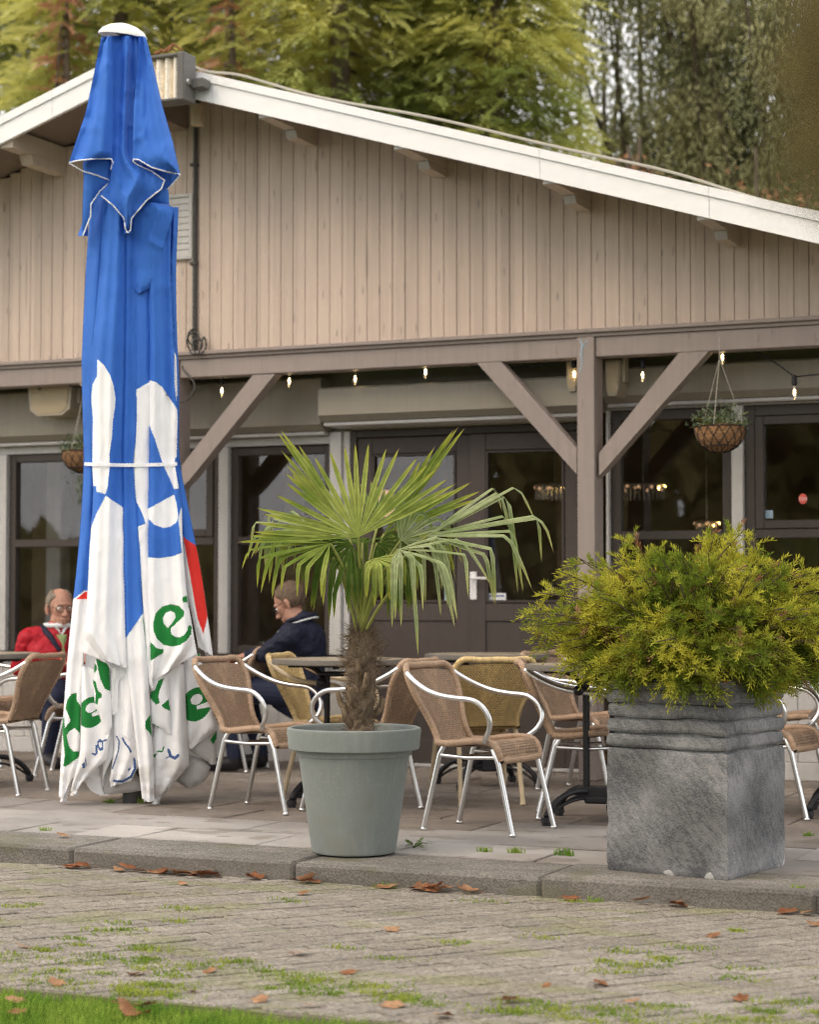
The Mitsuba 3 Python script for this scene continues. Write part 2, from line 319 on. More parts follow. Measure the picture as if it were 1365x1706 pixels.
thin('mat_conifer_dull', vary((0.25, 0.27, 0.11), (0.58, 0.54, 0.24), 1.3), 0.7, 0.7)
thin('mat_russet', vary((0.50, 0.25, 0.17), (0.58, 0.35, 0.23), 2), 0.7, 0.7)
thin('mat_dark_leaf', vary((0.21, 0.225, 0.12), (0.46, 0.44, 0.23), 0.9), 0.6, 0.6)
thin('mat_mirror_leaf', vary((0.22, 0.21, 0.08), (0.42, 0.36, 0.16), 0.5), 0.6)
thin('mat_near_leaf', vary((0.15, 0.12, 0.05), (0.19, 0.155, 0.07), 4), 0.6, 0.5)
thin('mat_shrub', vary((0.175, 0.235, 0.03), (0.54, 0.505, 0.065), 7.5, 0.6), 0.7, 0.6)
thin('mat_basket_leaf', vary((0.07, 0.10, 0.05), (0.26, 0.30, 0.20), 25), 0.5, 0.6)
def palmleaf(a, b):
    def fn(p, n, uv):
        c = mix(a, b, smoothstep(0.32, 0.68, fbm(p.x * 5, p.y * 5, p.z * 5, 3))) * (0.84 + 0.32 * noise(p.x * 50, p.y * 50, p.z * 50))
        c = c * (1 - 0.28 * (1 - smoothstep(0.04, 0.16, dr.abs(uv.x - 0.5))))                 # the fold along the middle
        c = mix(c, mi.Color3f(b) * mi.Color3f(1.25, 1.05, 0.6), smoothstep(0.72, 0.95, uv.y) * 0.6)
        return mix(c, (0.27, 0.175, 0.095), smoothstep(0.955, 0.985, uv.y + 0.03 * (noise(p.x * 40, p.y * 40, p.z * 40) - 0.6)))
    return P(fn)
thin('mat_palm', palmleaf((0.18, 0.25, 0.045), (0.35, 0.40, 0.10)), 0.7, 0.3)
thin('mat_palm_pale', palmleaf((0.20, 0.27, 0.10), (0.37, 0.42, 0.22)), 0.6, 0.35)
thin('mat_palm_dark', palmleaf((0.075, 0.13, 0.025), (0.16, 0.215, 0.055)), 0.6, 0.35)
M('mat_petiole', (0.24, 0.26, 0.06), 0.45)
M('mat_bark', P(lambda p, n, uv: mi.Color3f(0.11, 0.085, 0.06) * (0.4 + 1.1 * fbm(p.x * 30, p.y * 30, p.z * 6, 3))), 0.9)
M('mat_palm_trunk', P(lambda p, n, uv: mix((0.075, 0.054, 0.038), (0.27, 0.205, 0.145), fbm(p.x * 50, p.y * 50, p.z * 18, 4))), 0.95, bump=(P(lambda p, n, uv: fbm(p.x * 90, p.y * 90, p.z * 25, 3)), 0.01))
M('mat_fibre', P(lambda p, n, uv: mi.Color3f(0.20, 0.145, 0.095) * (0.4 + 1.0 * noise(p.x * 80, p.y * 80, p.z * 40))), 0.9)
M('mat_coir', P(lambda p, n, uv: mi.Color3f(0.30, 0.165, 0.08) * (0.45 + fbm(p.x * 70, p.y * 70, p.z * 70, 3))), 0.95, bump=(P(lambda p, n, uv: fbm(p.x * 120, p.y * 120, p.z * 120, 3)), 0.01))
thin('mat_dead_leaf', vary((0.24, 0.115, 0.06), (0.40, 0.24, 0.14), 12, 0.6), 0.3, 0.6)
thin('mat_dead_leaf_dark', vary((0.18, 0.075, 0.04), (0.32, 0.15, 0.08), 12, 0.6), 0.2, 0.6)
M('mat_skin', P(lambda p, n, uv: mix((0.50, 0.29, 0.21), (0.42, 0.20, 0.14), fbm(p.x * 22, p.y * 22, p.z * 22, 3))), 0.5)
M('mat_grey_hair', P(lambda p, n, uv: mi.Color3f(0.20, 0.165, 0.13) * (0.6 + 0.8 * noise(p.x * 120, p.y * 120, p.z * 40))), 0.7)
M('mat_brown_hair', P(lambda p, n, uv: mi.Color3f(0.13, 0.09, 0.06) * (0.6 + 0.8 * noise(p.x * 120, p.y * 120, p.z * 40))), 0.7)
M('mat_red_jacket', fabric((0.42, 0.012, 0.024)), 0.6, bump=(P(lambda p, n, uv: fbm(p.x * 18, p.y * 18, p.z * 18, 3)), 0.03))
M('mat_navy_jacket', fabric((0.014, 0.017, 0.036)), 0.7, bump=(P(lambda p, n, uv: fbm(p.x * 16, p.y * 16, p.z * 16, 3)), 0.03))
M('mat_trousers', fabric((0.02, 0.026, 0.055)), 0.8)
M('mat_shirt', (0.72, 0.74, 0.74), 0.8)
M('mat_green_tie', (0.27, 0.36, 0.16), 0.8)
M('mat_white', (0.75, 0.75, 0.74), 0.4)
M('mat_sticker_blue', (0.35, 0.47, 0.56), 0.4)
M('mat_sticker_red', (0.72, 0.12, 0.09), 0.4)
scene['mat_blackbody'] = {'type': 'diffuse', 'reflectance': {'type': 'rgb', 'value': [0.5, 0.4, 0.3]}}
# ================================================================ the setting
put('ground', box(-90, 70, -60, 90, -1.2, -0.115), 'mat_earth'); tag('ground', 'green ground around the road and the building', kind='structure')
# the road of small paving bricks in herringbone bond: bricks near the camera singly, the rest as one piece
put('road', box(-40, 40, 4.655, 6.825, -0.30, -0.0748), 'mat_sand'); tag('road', 'brick paved road in front of the terrace kerb, mossy joints', kind='structure')
_bricks = []
_strip = Polygon([(-8.6, 4.664), (0.3, 4.664), (0.3, 6.818), (-8.6, 6.818)])
for r in range(20, 190):
    for q in range(-50, 50):
        t0, r0 = (q - 0.5 * (r % 2)) * 0.165, r * 0.065
        pg = Polygon([(t * BRC - y * BRS, t * BRS + y * BRC) for t, y in ((t0 + .0022, r0 + .0022), (t0 + .1628, r0 + .0022), (t0 + .1628, r0 + .0628), (t0 + .0022, r0 + .0628))]).intersection(_strip)
        if pg.geom_type == 'Polygon' and pg.area > .0012: _bricks.append((pg, np.array(pg.centroid.coords[0])))
def in_view(p, pad=0):
    q = np.asarray(p) - CAM; Z = q @ FW
    if Z < 0.3: return False
    u, v = U0 + FOC * (q @ RT) / Z, V0 - FOC * (q @ U3) / Z
    return -pad < u < 1365 + pad and -pad < v < 1706 + pad
_bricks.sort(key=lambda b: (0 if in_view((b[1][0], b[1][1], -0.07), 60) else 1, b[1][1]))
_rest = []
for i, (pg, c) in enumerate(_bricks):
    o = np.array(pg.exterior.coords)[:-1]; ins = np.array(pg.buffer(-.0025, join_style=2).exterior.coords)[:-1]
    j, tx, ty = RNG.normal(0, 0.0012), RNG.normal(0, 0.010), RNG.normal(0, 0.010)
    zt = lambda q, z: np.c_[q, z + j + (q[:, 0] - c[0]) * tx + (q[:, 1] - c[1]) * ty]
    g = hull(np.vstack([np.c_[o, np.full(len(o), -.12)], zt(o, -.0728), zt(ins, -.07)]))
    if i < 300: put(pn('road__brick'), g, 'mat_brick')
    else: _rest.append(g)
put('road__brick_paving', cat(*_rest), 'mat_brick'); tag('road__brick_paving', kind='stuff')
# kerb of concrete blocks
put('kerb', box(-40, 40, 6.845, 7.215, -0.35, -0.012), 'mat_kerb'); tag('kerb', 'concrete kerb along the front of the terrace', kind='structure')
_j0 = onz(493, 1434)[0]
for i in range(-5, 6):
    x0, dz = _j0 + i * 0.995 - 0.0, RNG.normal(0, 0.002)
    put(pn('kerb__block'), box(x0 + 0.003, x0 + 0.992, 6.828 + RNG.normal(0, 0.002), 7.225, -0.25, 0.0 + dz, 0.012), 'mat_kerb')
# terrace slabs
put('terrace', box(-40, 40, 7.228, 11.05, -0.3, -0.014), 'mat_sand'); tag('terrace', 'concrete slab terrace with seating in front of the building', kind='structure')
for ix in range(-14, 9):
    for iy in range(10):
        x0, y0 = -0.3 + ix * 0.6 + (0.3 if iy % 2 else 0) , 7.235 + iy * 0.4
        y1 = min(y0 + 0.4, 10.98)
        if y1 - y0 < 0.05: continue
        g = box(x0 + 0.003, x0 + 0.596, y0 + 0.003, y1 - 0.003, -0.06, 0.0, 0.004); v = g[0]; c = v.mean(0)
        tx, ty, dz = RNG.normal(0, 0.004), RNG.normal(0, 0.004), RNG.normal(0, 0.0015) - 0.001
        v[:, 2] += np.where(v[:, 2] > -0.03, dz + (v[:, 0] - c[0]) * tx + (v[:, 1] - c[1]) * ty, 0)
        put(pn('terrace__slab'), (v, g[1]), 'mat_slab' if iy < 2 or (iy == 2 and RNG.random() < .4) else 'mat_slab_brown_shade')  # rows towards the wall take the tone with roof shade and dirt painted in
# ---------------------------------------------------------------- lawn, moss and weeds (uncountable)
def blades(xy, z, hmin, hmax, w, lean=0.5):
    n = len(xy); h = RNG.uniform(hmin, hmax, n); az = RNG.uniform(0, 2 * np.pi, n); ln = RNG.uniform(0.1, lean, n) * h
    b = np.c_[xy, np.broadcast_to(z, n)]; d = np.c_[np.cos(az), np.sin(az), np.zeros(n)]; s = np.c_[-d[:, 1], d[:, 0], d[:, 2]]
    w = (np.broadcast_to(w, n) * RNG.uniform(0.7, 1.3, n))[:, None]
    mid = b + d * (ln * 0.35)[:, None] + np.c_[np.zeros((n, 2)), h * 0.6]; tip = b + d * ln[:, None] + np.c_[np.zeros((n, 2)), h]
    V = np.stack([b - s * w / 2, b + s * w / 2, mid + s * w * 0.42, mid - s * w * 0.42, tip], 1).reshape(-1, 3); k = np.arange(n)[:, None] * 5
    return V, np.vstack([k + [0, 1, 2], k + [0, 2, 3], k + [3, 2, 4]])
_n = 36000
_xy = np.c_[RNG.uniform(-4.3, -1.2, _n), RNG.uniform(4.0, 4.66, _n)]
_edge = 4.655 - 0.05 * meshkit.noise(np.c_[_xy[:, 0] * 9, _xy[:, 0] * 0, _xy[:, 0] * 0])
_xy = _xy[_xy[:, 1] < _edge]
_far = np.c_[RNG.uniform(-9, 5, 130000), RNG.uniform(1.2, 4.63, 130000)]
_hgt = 0.5 + 0.8 * meshkit.noise(np.c_[_xy * 12, _xy[:, :1] * 0])
_g = blades(_xy, -0.112, 0.030, 0.062, 0.0035)
put('lawn', cat(_g, blades(_far, -0.112, 0.03, 0.06, 0.008)), 'mat_grass'); tag('lawn', 'green mown lawn edge at the bottom left', 'grass', kind='stuff')
# moss and grass tufts in the brick joints: denser towards the lawn
_pts = []
for _ in range(360):
    y = 4.66 + abs(RNG.normal(0, 0.55)); x = RNG.uniform(-5.0, -1.0)
    if y < 6.8 and meshkit.noise(np.array([[x * 2.3, y * 4.0, 1.0]]))[0] > 0.40: _pts.append((x, y, RNG.uniform(0.015, 0.06)))
def joint_patch(x, y, r, n):
    a = RNG.normal(0, 1, (n, 2)) * [r, r * 0.55] + [x, y]
    return a
_mp = np.vstack([joint_patch(x, y, r, int(50 + 1100 * r)) for x, y, r in _pts])
_mp = _mp[(_mp[:, 1] > 4.67) & (_mp[:, 1] < 6.81)]
put('moss', blades(_mp, -0.073, 0.004, 0.016, 0.0040, 1.2), 'mat_moss'); tag('moss', 'low moss and grass growing in the joints of the brick road', 'moss', kind='stuff')
def tuft(u, v, z, r, n, h, label):
    p = onz(u, v, z); k = nm('grass_tuft')
    put(k, blades(np.clip(RNG.normal(0, 1, (n, 2)), -1.5, 1.5) * r * [1, 0.5] + p[:2], z - 0.005, h * 0.35, h, 0.004, 0.9), 'mat_grass'); tag(k, label, 'grass', 'grass tufts in the paving')
tuft(700, 1473, -0.07, 0.05, 110, 0.05, 'bright grass tuft at the kerb foot right of the grey plant pot')
tuft(818, 1478, -0.07, 0.03, 70, 0.05, 'grass tuft at the kerb foot between plant pot and stone planter')
tuft(1110, 1500, -0.07, 0.022, 60, 0.07, 'grass tuft at the kerb foot under the stone planter')
tuft(640, 1478, -0.07, 0.03, 40, 0.035, 'small grass tuft at the kerb foot below the plant pot')
tuft(990, 1502, -0.07, 0.02, 40, 0.03, 'small grass tuft at the kerb foot left of the stone planter')
tuft(226, 1336, 0.0, 0.035, 120, 0.05, 'grass growing round the foot of the parasol pole')
tuft(180, 1337, 0.0, 0.02, 40, 0.035, 'small weeds left of the foot of the parasol pole')
tuft(806, 1418, 0.0, 0.02, 46, 0.03, 'grass tuft behind the kerb, first right of the plant pot')
tuft(860, 1420, 0.0, 0.022, 50, 0.035, 'grass tuft behind the kerb, second right of the plant pot')
tuft(940, 1423, 0.0, 0.025, 60, 0.04, 'grass tuft behind the kerb beside the stone planter on its left')
tuft(1348, 1393, 0.0, 0.015, 40, 0.03, 'grass tuft in a slab joint right of the stone planter')
tuft(75, 1382, 0.0, 0.015, 30, 0.025, 'grass tuft behind the kerb at the far left')
tuft(1330, 1479, 0.0, 0.015, 30, 0.02, 'tiny grass tuft on the kerb right of the stone planter')
def weed(u, v, z, s, label):
    p = onz(u, v, z); k = nm('weed'); n = 16; az = RNG.uniform(0, 6.28, n); el = RNG.uniform(0.2, 1.1, n)
    d = np.c_[np.cos(az) * np.cos(el), np.sin(az) * np.cos(el), np.sin(el)]; r = RNG.uniform(0.3, 1, n)[:, None] * s
    c = p + d * r * [1.3, 1.3, 0.8]; d2 = unit(d * [1, 1, 0.3]); sd = unit(np.cross(d2, [0, 0, 1.0]))
    st = [tube([p, p + (q - p) * 0.6 + [0, 0, 0.01], q], 0.0015, 4) for q in c]
    put(k, cat(rhombi(c, d2, sd, s * 0.5, s * 0.32), *st), 'mat_palm_dark'); tag(k, label, 'weed')
weed(690, 1412, 0.0, 0.06, 'dark leafy weed growing beside the grey plant pot')
weed(1322, 1515, -0.07, 0.05, 'pale leafy weed at the kerb foot at the right edge')
# ---------------------------------------------------------------- fallen leaves, each one a thing
def leaf_mesh(s, lobes):
    m = 22; a = np.linspace(0, 2 * np.pi, m, endpoint=False)
    r = s * (0.52 + (0.30 * np.abs(np.cos(a * 2.5)) if lobes else 0.12 * np.cos(2 * a)) + 0.05 * RNG.normal(size=m))
    P0 = np.c_[np.cos(a) * r, np.sin(a) * r * 0.8, np.zeros(m)]
    V = np.vstack([[[0, 0, 0]], P0 * 0.5, P0]); i = np.arange(m); j = (i + 1) % m
    F = np.vstack([np.c_[np.zeros(m, int), 1 + i, 1 + j], np.c_[1 + i, 1 + m + i, 1 + m + j], np.c_[1 + i, 1 + m + j, 1 + j]])
    cu, cv = RNG.uniform(2, 9), RNG.uniform(-4, 8)
    V[:, 2] = cu * V[:, 0] ** 2 + cv * V[:, 1] ** 2 + 0.10 * s * meshkit.noise(V * 40 / s * 0.05 + RNG.uniform(0, 50)) 
    st = tube([[-s * 0.4, 0, cu * 0.16 * s * s], [-s * 0.75, 0.05 * s, 0.1 * s], [-s * 1.05, 0.02 * s, 0.05 * s]], s * 0.02, 5)
    V, F = cat((V, F), st)
    V[:, 2] -= V[:, 2].min(); return V, F
ORD = 'first second third fourth fifth sixth seventh eighth ninth tenth eleventh twelfth thirteenth fourteenth fifteenth sixteenth seventeenth eighteenth nineteenth twentieth twenty-first twenty-second twenty-third twenty-fourth twenty-fifth twenty-sixth twenty-seventh twenty-eighth twenty-ninth thirtieth thirty-first thirty-second thirty-third thirty-fourth thirty-fifth thirty-sixth thirty-seventh thirty-eighth thirty-ninth fortieth forty-first forty-second'.split()
LEAVES = {'kerb foot': [(288, 1450), (305, 1449), (312, 1453), (328, 1450), (345, 1453), (358, 1454), (142, 1440), (160, 1440), (525, 1465), (541, 1462), (736, 1475), (753, 1473), (720, 1471), (376, 1457), (265, 1446), (132, 1440), (150, 1437), (170, 1442), (212, 1446), (226, 1447), (277, 1446), (290, 1449), (318, 1452), (335, 1453), (350, 1456), (366, 1455), (440, 1459), (515, 1463), (532, 1464), (548, 1463), (660, 1473), (728, 1473), (745, 1475), (762, 1476), (800, 1480), (960, 1494), (1082, 1500), (1136, 1506), (1318, 1518), (1352, 1520)],
          'paved road': [(305, 1473), (507, 1489), (653, 1550), (500, 1590), (40, 1578), (228, 1624), (350, 1620), (321, 1651), (95, 1640), (655, 1676), (580, 1621), (1000, 1640), (1235, 1665), (1055, 1671), (850, 1671), (740, 1696), (1355, 1541), (434, 1668), (518, 1677), (910, 1642), (1190, 1560)],
          'lawn': [(25, 1668), (30, 1686), (222, 1690), (240, 1676)], 'terrace kerb': [(104, 1395)]}
for zone, pts in LEAVES.items():
    z = {'kerb foot': -0.066, 'paved road': -0.068, 'lawn': -0.072, 'terrace kerb': 0.003}[zone]
    for i, (u, v) in enumerate(sorted(pts)):
        p = onz(u, v, z); p[1] = min(p[1], 6.775) if zone in ('kerb foot', 'paved road') else p[1]
        s = RNG.uniform(0.028, 0.045) * (1.35 if zone == 'kerb foot' else 1.0)
        if zone == 'lawn' and i == 2: s = 0.085
        g = leaf_mesh(s, RNG.random() < 0.6); tilt = RNG.uniform(-0.35, 0.35)
        R = trimesh.transformations.euler_matrix(tilt, RNG.uniform(-0.3, 0.3), RNG.uniform(0, 6.28))[:3, :3]
        V = g[0] @ R.T; V[:, 2] -= V[:, 2].min(); dark = RNG.random() < (0.5 if zone == 'kerb foot' else 0.2)
        k = nm('fallen_leaf'); put(k, (V + p, g[1]), 'mat_dead_leaf_dark' if dark else 'mat_dead_leaf', smooth=True)
        o = 'only one on the terrace kerb' if zone == 'terrace kerb' else f'{ORD[i]} from the left at the {zone}'
        tag(k, ('dark brown' if dark else 'orange brown') + f' curled fallen leaf, {o}', 'leaf', 'fallen autumn leaves')
# ---------------------------------------------------------------- trees behind the building
def conifer(u, Z, H, R, nspray, mat, label, z0=2.2, name='conifer_tree', ss=1.0):
    p = atZ(u, HOR, Z); p[2] = -0.1; k = nm(name)
    t = RNG.uniform(0, 1, nspray) ** 1.15; z = z0 + (H - z0) * t; az = RNG.uniform(0, 2 * np.pi, nspray)
    bough = meshkit.noise(np.c_[az * 3.5, z * 1.15, np.full(nspray, u * 1.0)])               # boughs: clumps of spray with gaps between
    keep = bough > 0.30; t, z, az, bough = t[keep], z[keep], az[keep], bough[keep]; n = len(t)
    Lr = R * (1 - t) ** 0.75 * (0.45 + 0.85 * bough) + 0.15 * ss
    rf = RNG.uniform(0.03, 1.0, n) ** 0.6
    o = np.c_[np.cos(az), np.sin(az), np.zeros(n)]; s = np.c_[-o[:, 1], o[:, 0], o[:, 2]]
    c = p + o * (Lr * rf)[:, None] + np.c_[np.zeros((n, 2)), z - 0.35 * rf * Lr * 0.6 + 0.18 * bough]
    sl = RNG.uniform(0.32, 0.62, n) * ss
    d = unit(o + s * RNG.normal(0, 0.55, n)[:, None] + np.c_[np.zeros((n, 2)), RNG.normal(-0.12, 0.25, n)])
    nn = unit(np.cross(d, np.c_[np.zeros((n, 2)), np.ones(n)]) + np.c_[np.zeros((n, 2)), RNG.normal(0, 0.3, n)]); upn = np.cross(nn, d)
    m = 20; VV = []
    for j in range(m):
        f = j / (m - 1); side = 1 if j % 2 else -1
        base = c + d * (sl * f)[:, None] - np.c_[np.zeros((n, 2)), 0.30 * sl * f * f]
        dd = unit(d * (0.75 + 0.5 * f) + nn * side * (0.85 - 0.6 * f) + np.c_[np.zeros((n, 2)), np.full(n, -0.30 * f)] + RNG.normal(0, 0.15, (n, 3)))
        VV.append(rhombi(base, dd, unit(np.cross(dd, upn)), sl * (0.36 - 0.16 * f), 0.026 + 0.012 * RNG.random(n)))
    part(k, 'trunk', tube([p, p + [0.05, 0, H * 0.5], p + [0, 0.05, H * 0.97]], [0.22, 0.13, 0.02], 10), 'mat_bark', True)
    nb = 46; bt = np.linspace(0.02, 0.92, nb); ba = RNG.uniform(0, 6.28, nb)
    part(k, 'branch', cat(*[tube(p + np.array([[0, 0, z0 + (H - z0) * a], [math.cos(b) * R * (1 - a) ** 0.75 * 0.5, math.sin(b) * R * (1 - a) ** 0.75 * 0.5, z0 + (H - z0) * a + 0.05], [math.cos(b) * R * (1 - a) ** .75 * .9, math.sin(b) * R * (1 - a) ** .75 * .9, z0 + (H - z0) * a - 0.2]]), [0.035, 0.022, 0.006], 5) for a, b in zip(bt, ba)]), 'mat_bark'); tag(k + '__branch', kind='stuff')
    part(k, 'crown', cat(*VV), mat); tag(k + '__crown', kind='stuff')
    tag(k, label, 'tree', 'trees behind the building'); return k
conifer(28, 25.5, 9.8, 1.9, 4200, 'mat_conifer', 'yellow green conifer at the far left behind the roof')
conifer(100, 22.5, 8.1, 0.42, 420, 'mat_russet', 'russet brown conifer top standing among green trees left of the parasol', 2.5, ss=.5)
conifer(190, 23.5, 11.5, 2.0, 5200, 'mat_conifer', 'yellow green conifer behind the parasol top')
conifer(385, 25.5, 12.5, 2.1, 5200, 'mat_conifer_dull', 'dull brown green conifer behind the floodlight')
conifer(560, 22.5, 12, 2.2, 6500, 'mat_conifer', 'bright yellow green conifer above the middle of the white roof edge')
conifer(730, 24.5, 13, 2.1, 5600, 'mat_conifer_dull', 'dull green conifer, fourth from the right end of the conifers')
conifer(820, 22.5, 10.5, 1.5, 4600, 'mat_conifer', 'bright conifer with feathery boughs beside the sky gaps')
conifer(380, 21.8, 7.9, 0.30, 200, 'mat_russet', 'small russet conifer right of the floodlight', 3.0, ss=.5)
conifer(680, 29, 14, 2.6, 4200, 'mat_conifer_dull', 'dark conifer standing back between two bright ones')
conifer(265, 29, 14, 2.6, 4200, 'mat_conifer_dull', 'dark conifer standing back behind the ridge')
conifer(95, 30, 14, 2.0, 3200, 'mat_conifer_dull', 'dark conifer standing back at the far left')
conifer(470, 29.5, 14, 2.6, 4200, 'mat_conifer_dull', 'dark conifer standing back above the roof cable')
def broadleaf(u, Z, H, R, n, label, gap):
    p = atZ(u, HOR, Z); p[2] = -0.1; k = nm('broadleaf_tree'); limbs, leaves = [], []
    for b in range(15):
        az, lean = RNG.uniform(0, 6.28), RNG.uniform(0.25, 1.0) * R; z0 = RNG.uniform(0.10, 0.45) * H
        q = spline(p + np.array([[0, 0, z0], [math.cos(az) * lean * 0.55, math.sin(az) * lean * 0.55, z0 + 0.28 * (H - z0)], [math.cos(az) * lean, math.sin(az) * lean, z0 + 0.85 * (H - z0)]]), 24)
        limbs.append(tube(q, np.linspace(0.035, 0.008, 24), 6))
        m = n // 15; t = RNG.uniform(0.1, 1, m) * 23; i = t.astype(int).clip(0, 22); f = (t - i)[:, None]
        c = q[i] * (1 - f) + q[i + 1] * f + RNG.normal(0, 1, (m, 3)) * [0.42, 0.42, 0.5]
        leaves.append(c)
    c = np.vstack(leaves); c = c[meshkit.fbm(c * [1.6, 1.6, 0.7] + u, 3) > gap]; m = len(c)
    c = np.vstack([c + RNG.normal(0, 0.08, c.shape) * [1, 1, 1.6] for _ in range(3)]); m = len(c)
    d = unit(np.c_[RNG.normal(0, 0.5, (m, 2)), RNG.normal(-0.8, 0.35, m)]); s = unit(np.cross(d, RNG.normal(0, 1, (m, 3))))
    part(k, 'trunk', cat(tube(spline([p, p + [0.12, 0, H * 0.25], p + [-0.15, 0.1, H * 0.55], p + [0.1, 0.1, H * 0.9]], 16), np.linspace(0.10, 0.012, 16), 10)), 'mat_bark', True)
    part(k, 'limb', cat(*limbs), 'mat_bark', True); tag(k + '__limb', kind='stuff')
    part(k, 'crown', rhombi(c, d, s, RNG.uniform(0.075, 0.13, m), RNG.uniform(0.026, 0.044, m)), 'mat_dark_leaf'); tag(k + '__crown', kind='stuff')
    tag(k, label, 'tree', 'trees behind the building')
broadleaf(985, 29, 12, 1.9, 12000, 'dark leafy tree with sky showing through, next to the conifers', 0.58)
broadleaf(1090, 27, 13, 2.0, 25000, 'dark leafy tree with hanging foliage and gaps of bright sky', 0.565)
broadleaf(1220, 26, 13, 2.1, 30000, 'dense dark leafy tree, second from the right behind the roof', 0.535)
broadleaf(1345, 25, 13, 2.2, 32000, 'dense dark leafy tree behind the right end of the roof', 0.515)
# low autumn shrubs seen just over the roof edge at the right
for u, v, r, lab in ((1045, 278, 0.22, 'small orange autumn shrub top just above the roof edge'), (1280, 322, 0.35, 'orange brown autumn shrub top above the roof edge at the right')):
    k = nm('autumn_shrub'); c0 = atZ(u, v, 20.0); m = 110
    c = c0 + RNG.normal(0, 1, (m, 3)) * r * [1, 1, 0.55] - [0, 0, r * 0.5]; d = unit(RNG.normal(0, 1, (m, 3))); s = unit(np.cross(d, RNG.normal(0, 1, (m, 3))))
    part(k, 'foliage', rhombi(c, d, s, 0.08, 0.05), 'mat_dead_leaf'); tag(k + '__foliage', kind='stuff')
    b = c0.copy(); b[2] = -0.1
    part(k, 'stem', cat(*[tube([b + [RNG.normal(0, .1), RNG.normal(0, .1), 0], c0 + RNG.normal(0, r * 0.6, 3)], 0.02, 5) for _ in range(6)]), 'mat_bark'); tag(k, lab, 'shrub')
# the wood across the lawn behind the camera: only its reflection shows in the window panes
_c = []
for a in np.radians(np.arange(-72, 40, 2.2)):
    rr = RNG.uniform(24, 32); H = 9.5 if -31.5 < math.degrees(a) < -14.5 else 2.0
    base = np.array([math.sin(a) * rr, -math.cos(a) * rr, 0.0]); m = 420
    q = RNG.normal(0, 1, (m, 3)); q = unit(q) * RNG.uniform(0.6, 1, (m, 1))
    _c.append(base + q * [2.2, 2.2, H / 2] + [0, 0, H / 2])
_c = np.vstack(_c); m = len(_c); d = unit(RNG.normal(0, 1, (m, 3))); s = unit(np.cross(d, RNG.normal(0, 1, (m, 3))))
put('woodland', rhombi(_c, d, s, 0.9, 0.6), 'mat_mirror_leaf'); tag('woodland', 'wood across the lawn mirrored in the window panes', 'trees', kind='stuff')
# a tree on the right beside the camera: its nearest hanging twigs blur the upper right corner
k = 'overhanging_tree'
_b = np.array([1.15, 2.6, -0.1])
part(k, 'trunk', tube(_b + np.array([[0, 0, 0], [0.05, 0.0, 1.5], [-0.05, 0.05, 3.0], [0.0, 0.0, 4.6]]), [0.14, 0.11, 0.08, 0.03], 12), 'mat_bark', True)
_tip = atZ(1430, -80, 0.7)
part(k, 'branch', tube(spline([_b + [-0.05, 0.05, 2.4], _b + [-0.5, -0.4, 2.45], _tip + [0.25, 0.1, 0.45], _tip], 20), np.linspace(0.035, 0.006, 20), 6), 'mat_bark', True)
_m = 105; _c = np.stack([atZ(u_, RNG.uniform(-240, 262 - 0.9 * max(0, 1400 - u_)), RNG.uniform(.60, .80)) for u_ in RNG.uniform(1322, 1520, _m)])
d = unit(np.c_[RNG.normal(0, 0.3, (_m, 2)), -np.ones(_m)]); s = unit(np.cross(d, RNG.normal(0, 1, (_m, 3))))
part(k, 'twig', cat(*[tube([_tip + [0.02 * i, 0.01, 0.0], atZ(1400 + 18 * i, 100, 0.70), atZ(1400 + 20 * i, 230, 0.71)], 0.0012, 5) for i in range(5)]), 'mat_bark'); tag(k + '__twig', kind='stuff')
part(k, 'leaf', rhombi(_c, d, s, 0.028, 0.017), 'mat_near_leaf'); tag(k + '__leaf', kind='stuff')
_c = _b + [0.0, 2.6, 4.7] + unit(RNG.normal(0, 1, (12000, 3))) * RNG.uniform(0.5, 1, (12000, 1)) * [2.3, 2.8, 1.6]  # unseen crown, enlarged to block sky and dim the right of the facade
d = unit(RNG.normal(0, 1, _c.shape)); s = unit(np.cross(d, RNG.normal(0, 1, _c.shape)))
part(k, 'crown', rhombi(_c, d, s, 0.13, 0.08), 'mat_near_leaf'); tag(k + '__crown', kind='stuff')
tag(k, 'out of focus olive leaves of a near tree blurring the upper right corner', 'tree')
# ================================================================ the building
B = 'wooden_restaurant'
tag(B, 'brown timber restaurant building with white gable edge and veranda posts', 'building')
XR, XE = -0.72, -0.35                                   # right end of the walls, right end of the roof
YB, YW = 10.50, 10.95                                   # planes of the gable boards and of the window wall
RX, RZ = -6.235, 4.150                                  # ridge
def roof_z(x): return RZ - 0.305 * (x - RX) if x > RX else RZ - 0.33 * (RX - x)
G = part(B, 'gable', box(-11.0, XR, 10.524, 10.60, 2.47, 2.9), 'mat_backing')
_bk = [(x, roof_z(x) - 0.07) for x in (XR, RX, -11.0)]
put(G, hull([(x, y, z) for y in (10.523, 10.60) for x, z in _bk + [(-11.0, 2.47), (XR, 2.47)]]), 'mat_backing')
_x0 = at(693 / 1.978, 300, YB)[0]
for i in range(-64, 90):
    x = _x0 + i * 0.0806; x1 = x + 0.0776
    zt = min(roof_z(x), roof_z(x1), roof_z((x + x1) / 2)) - 0.075
    if zt < 2.50 or x < -10.9 or x > XR - .08: continue
    dy = RNG.normal(0, 0.0007)
    v, f = box(x, x1, YB + dy, YB + 0.021, 2.475, zt, 0.0022)
    put(pn(f'{B}__gable__board'), (v, f), 'mat_siding')
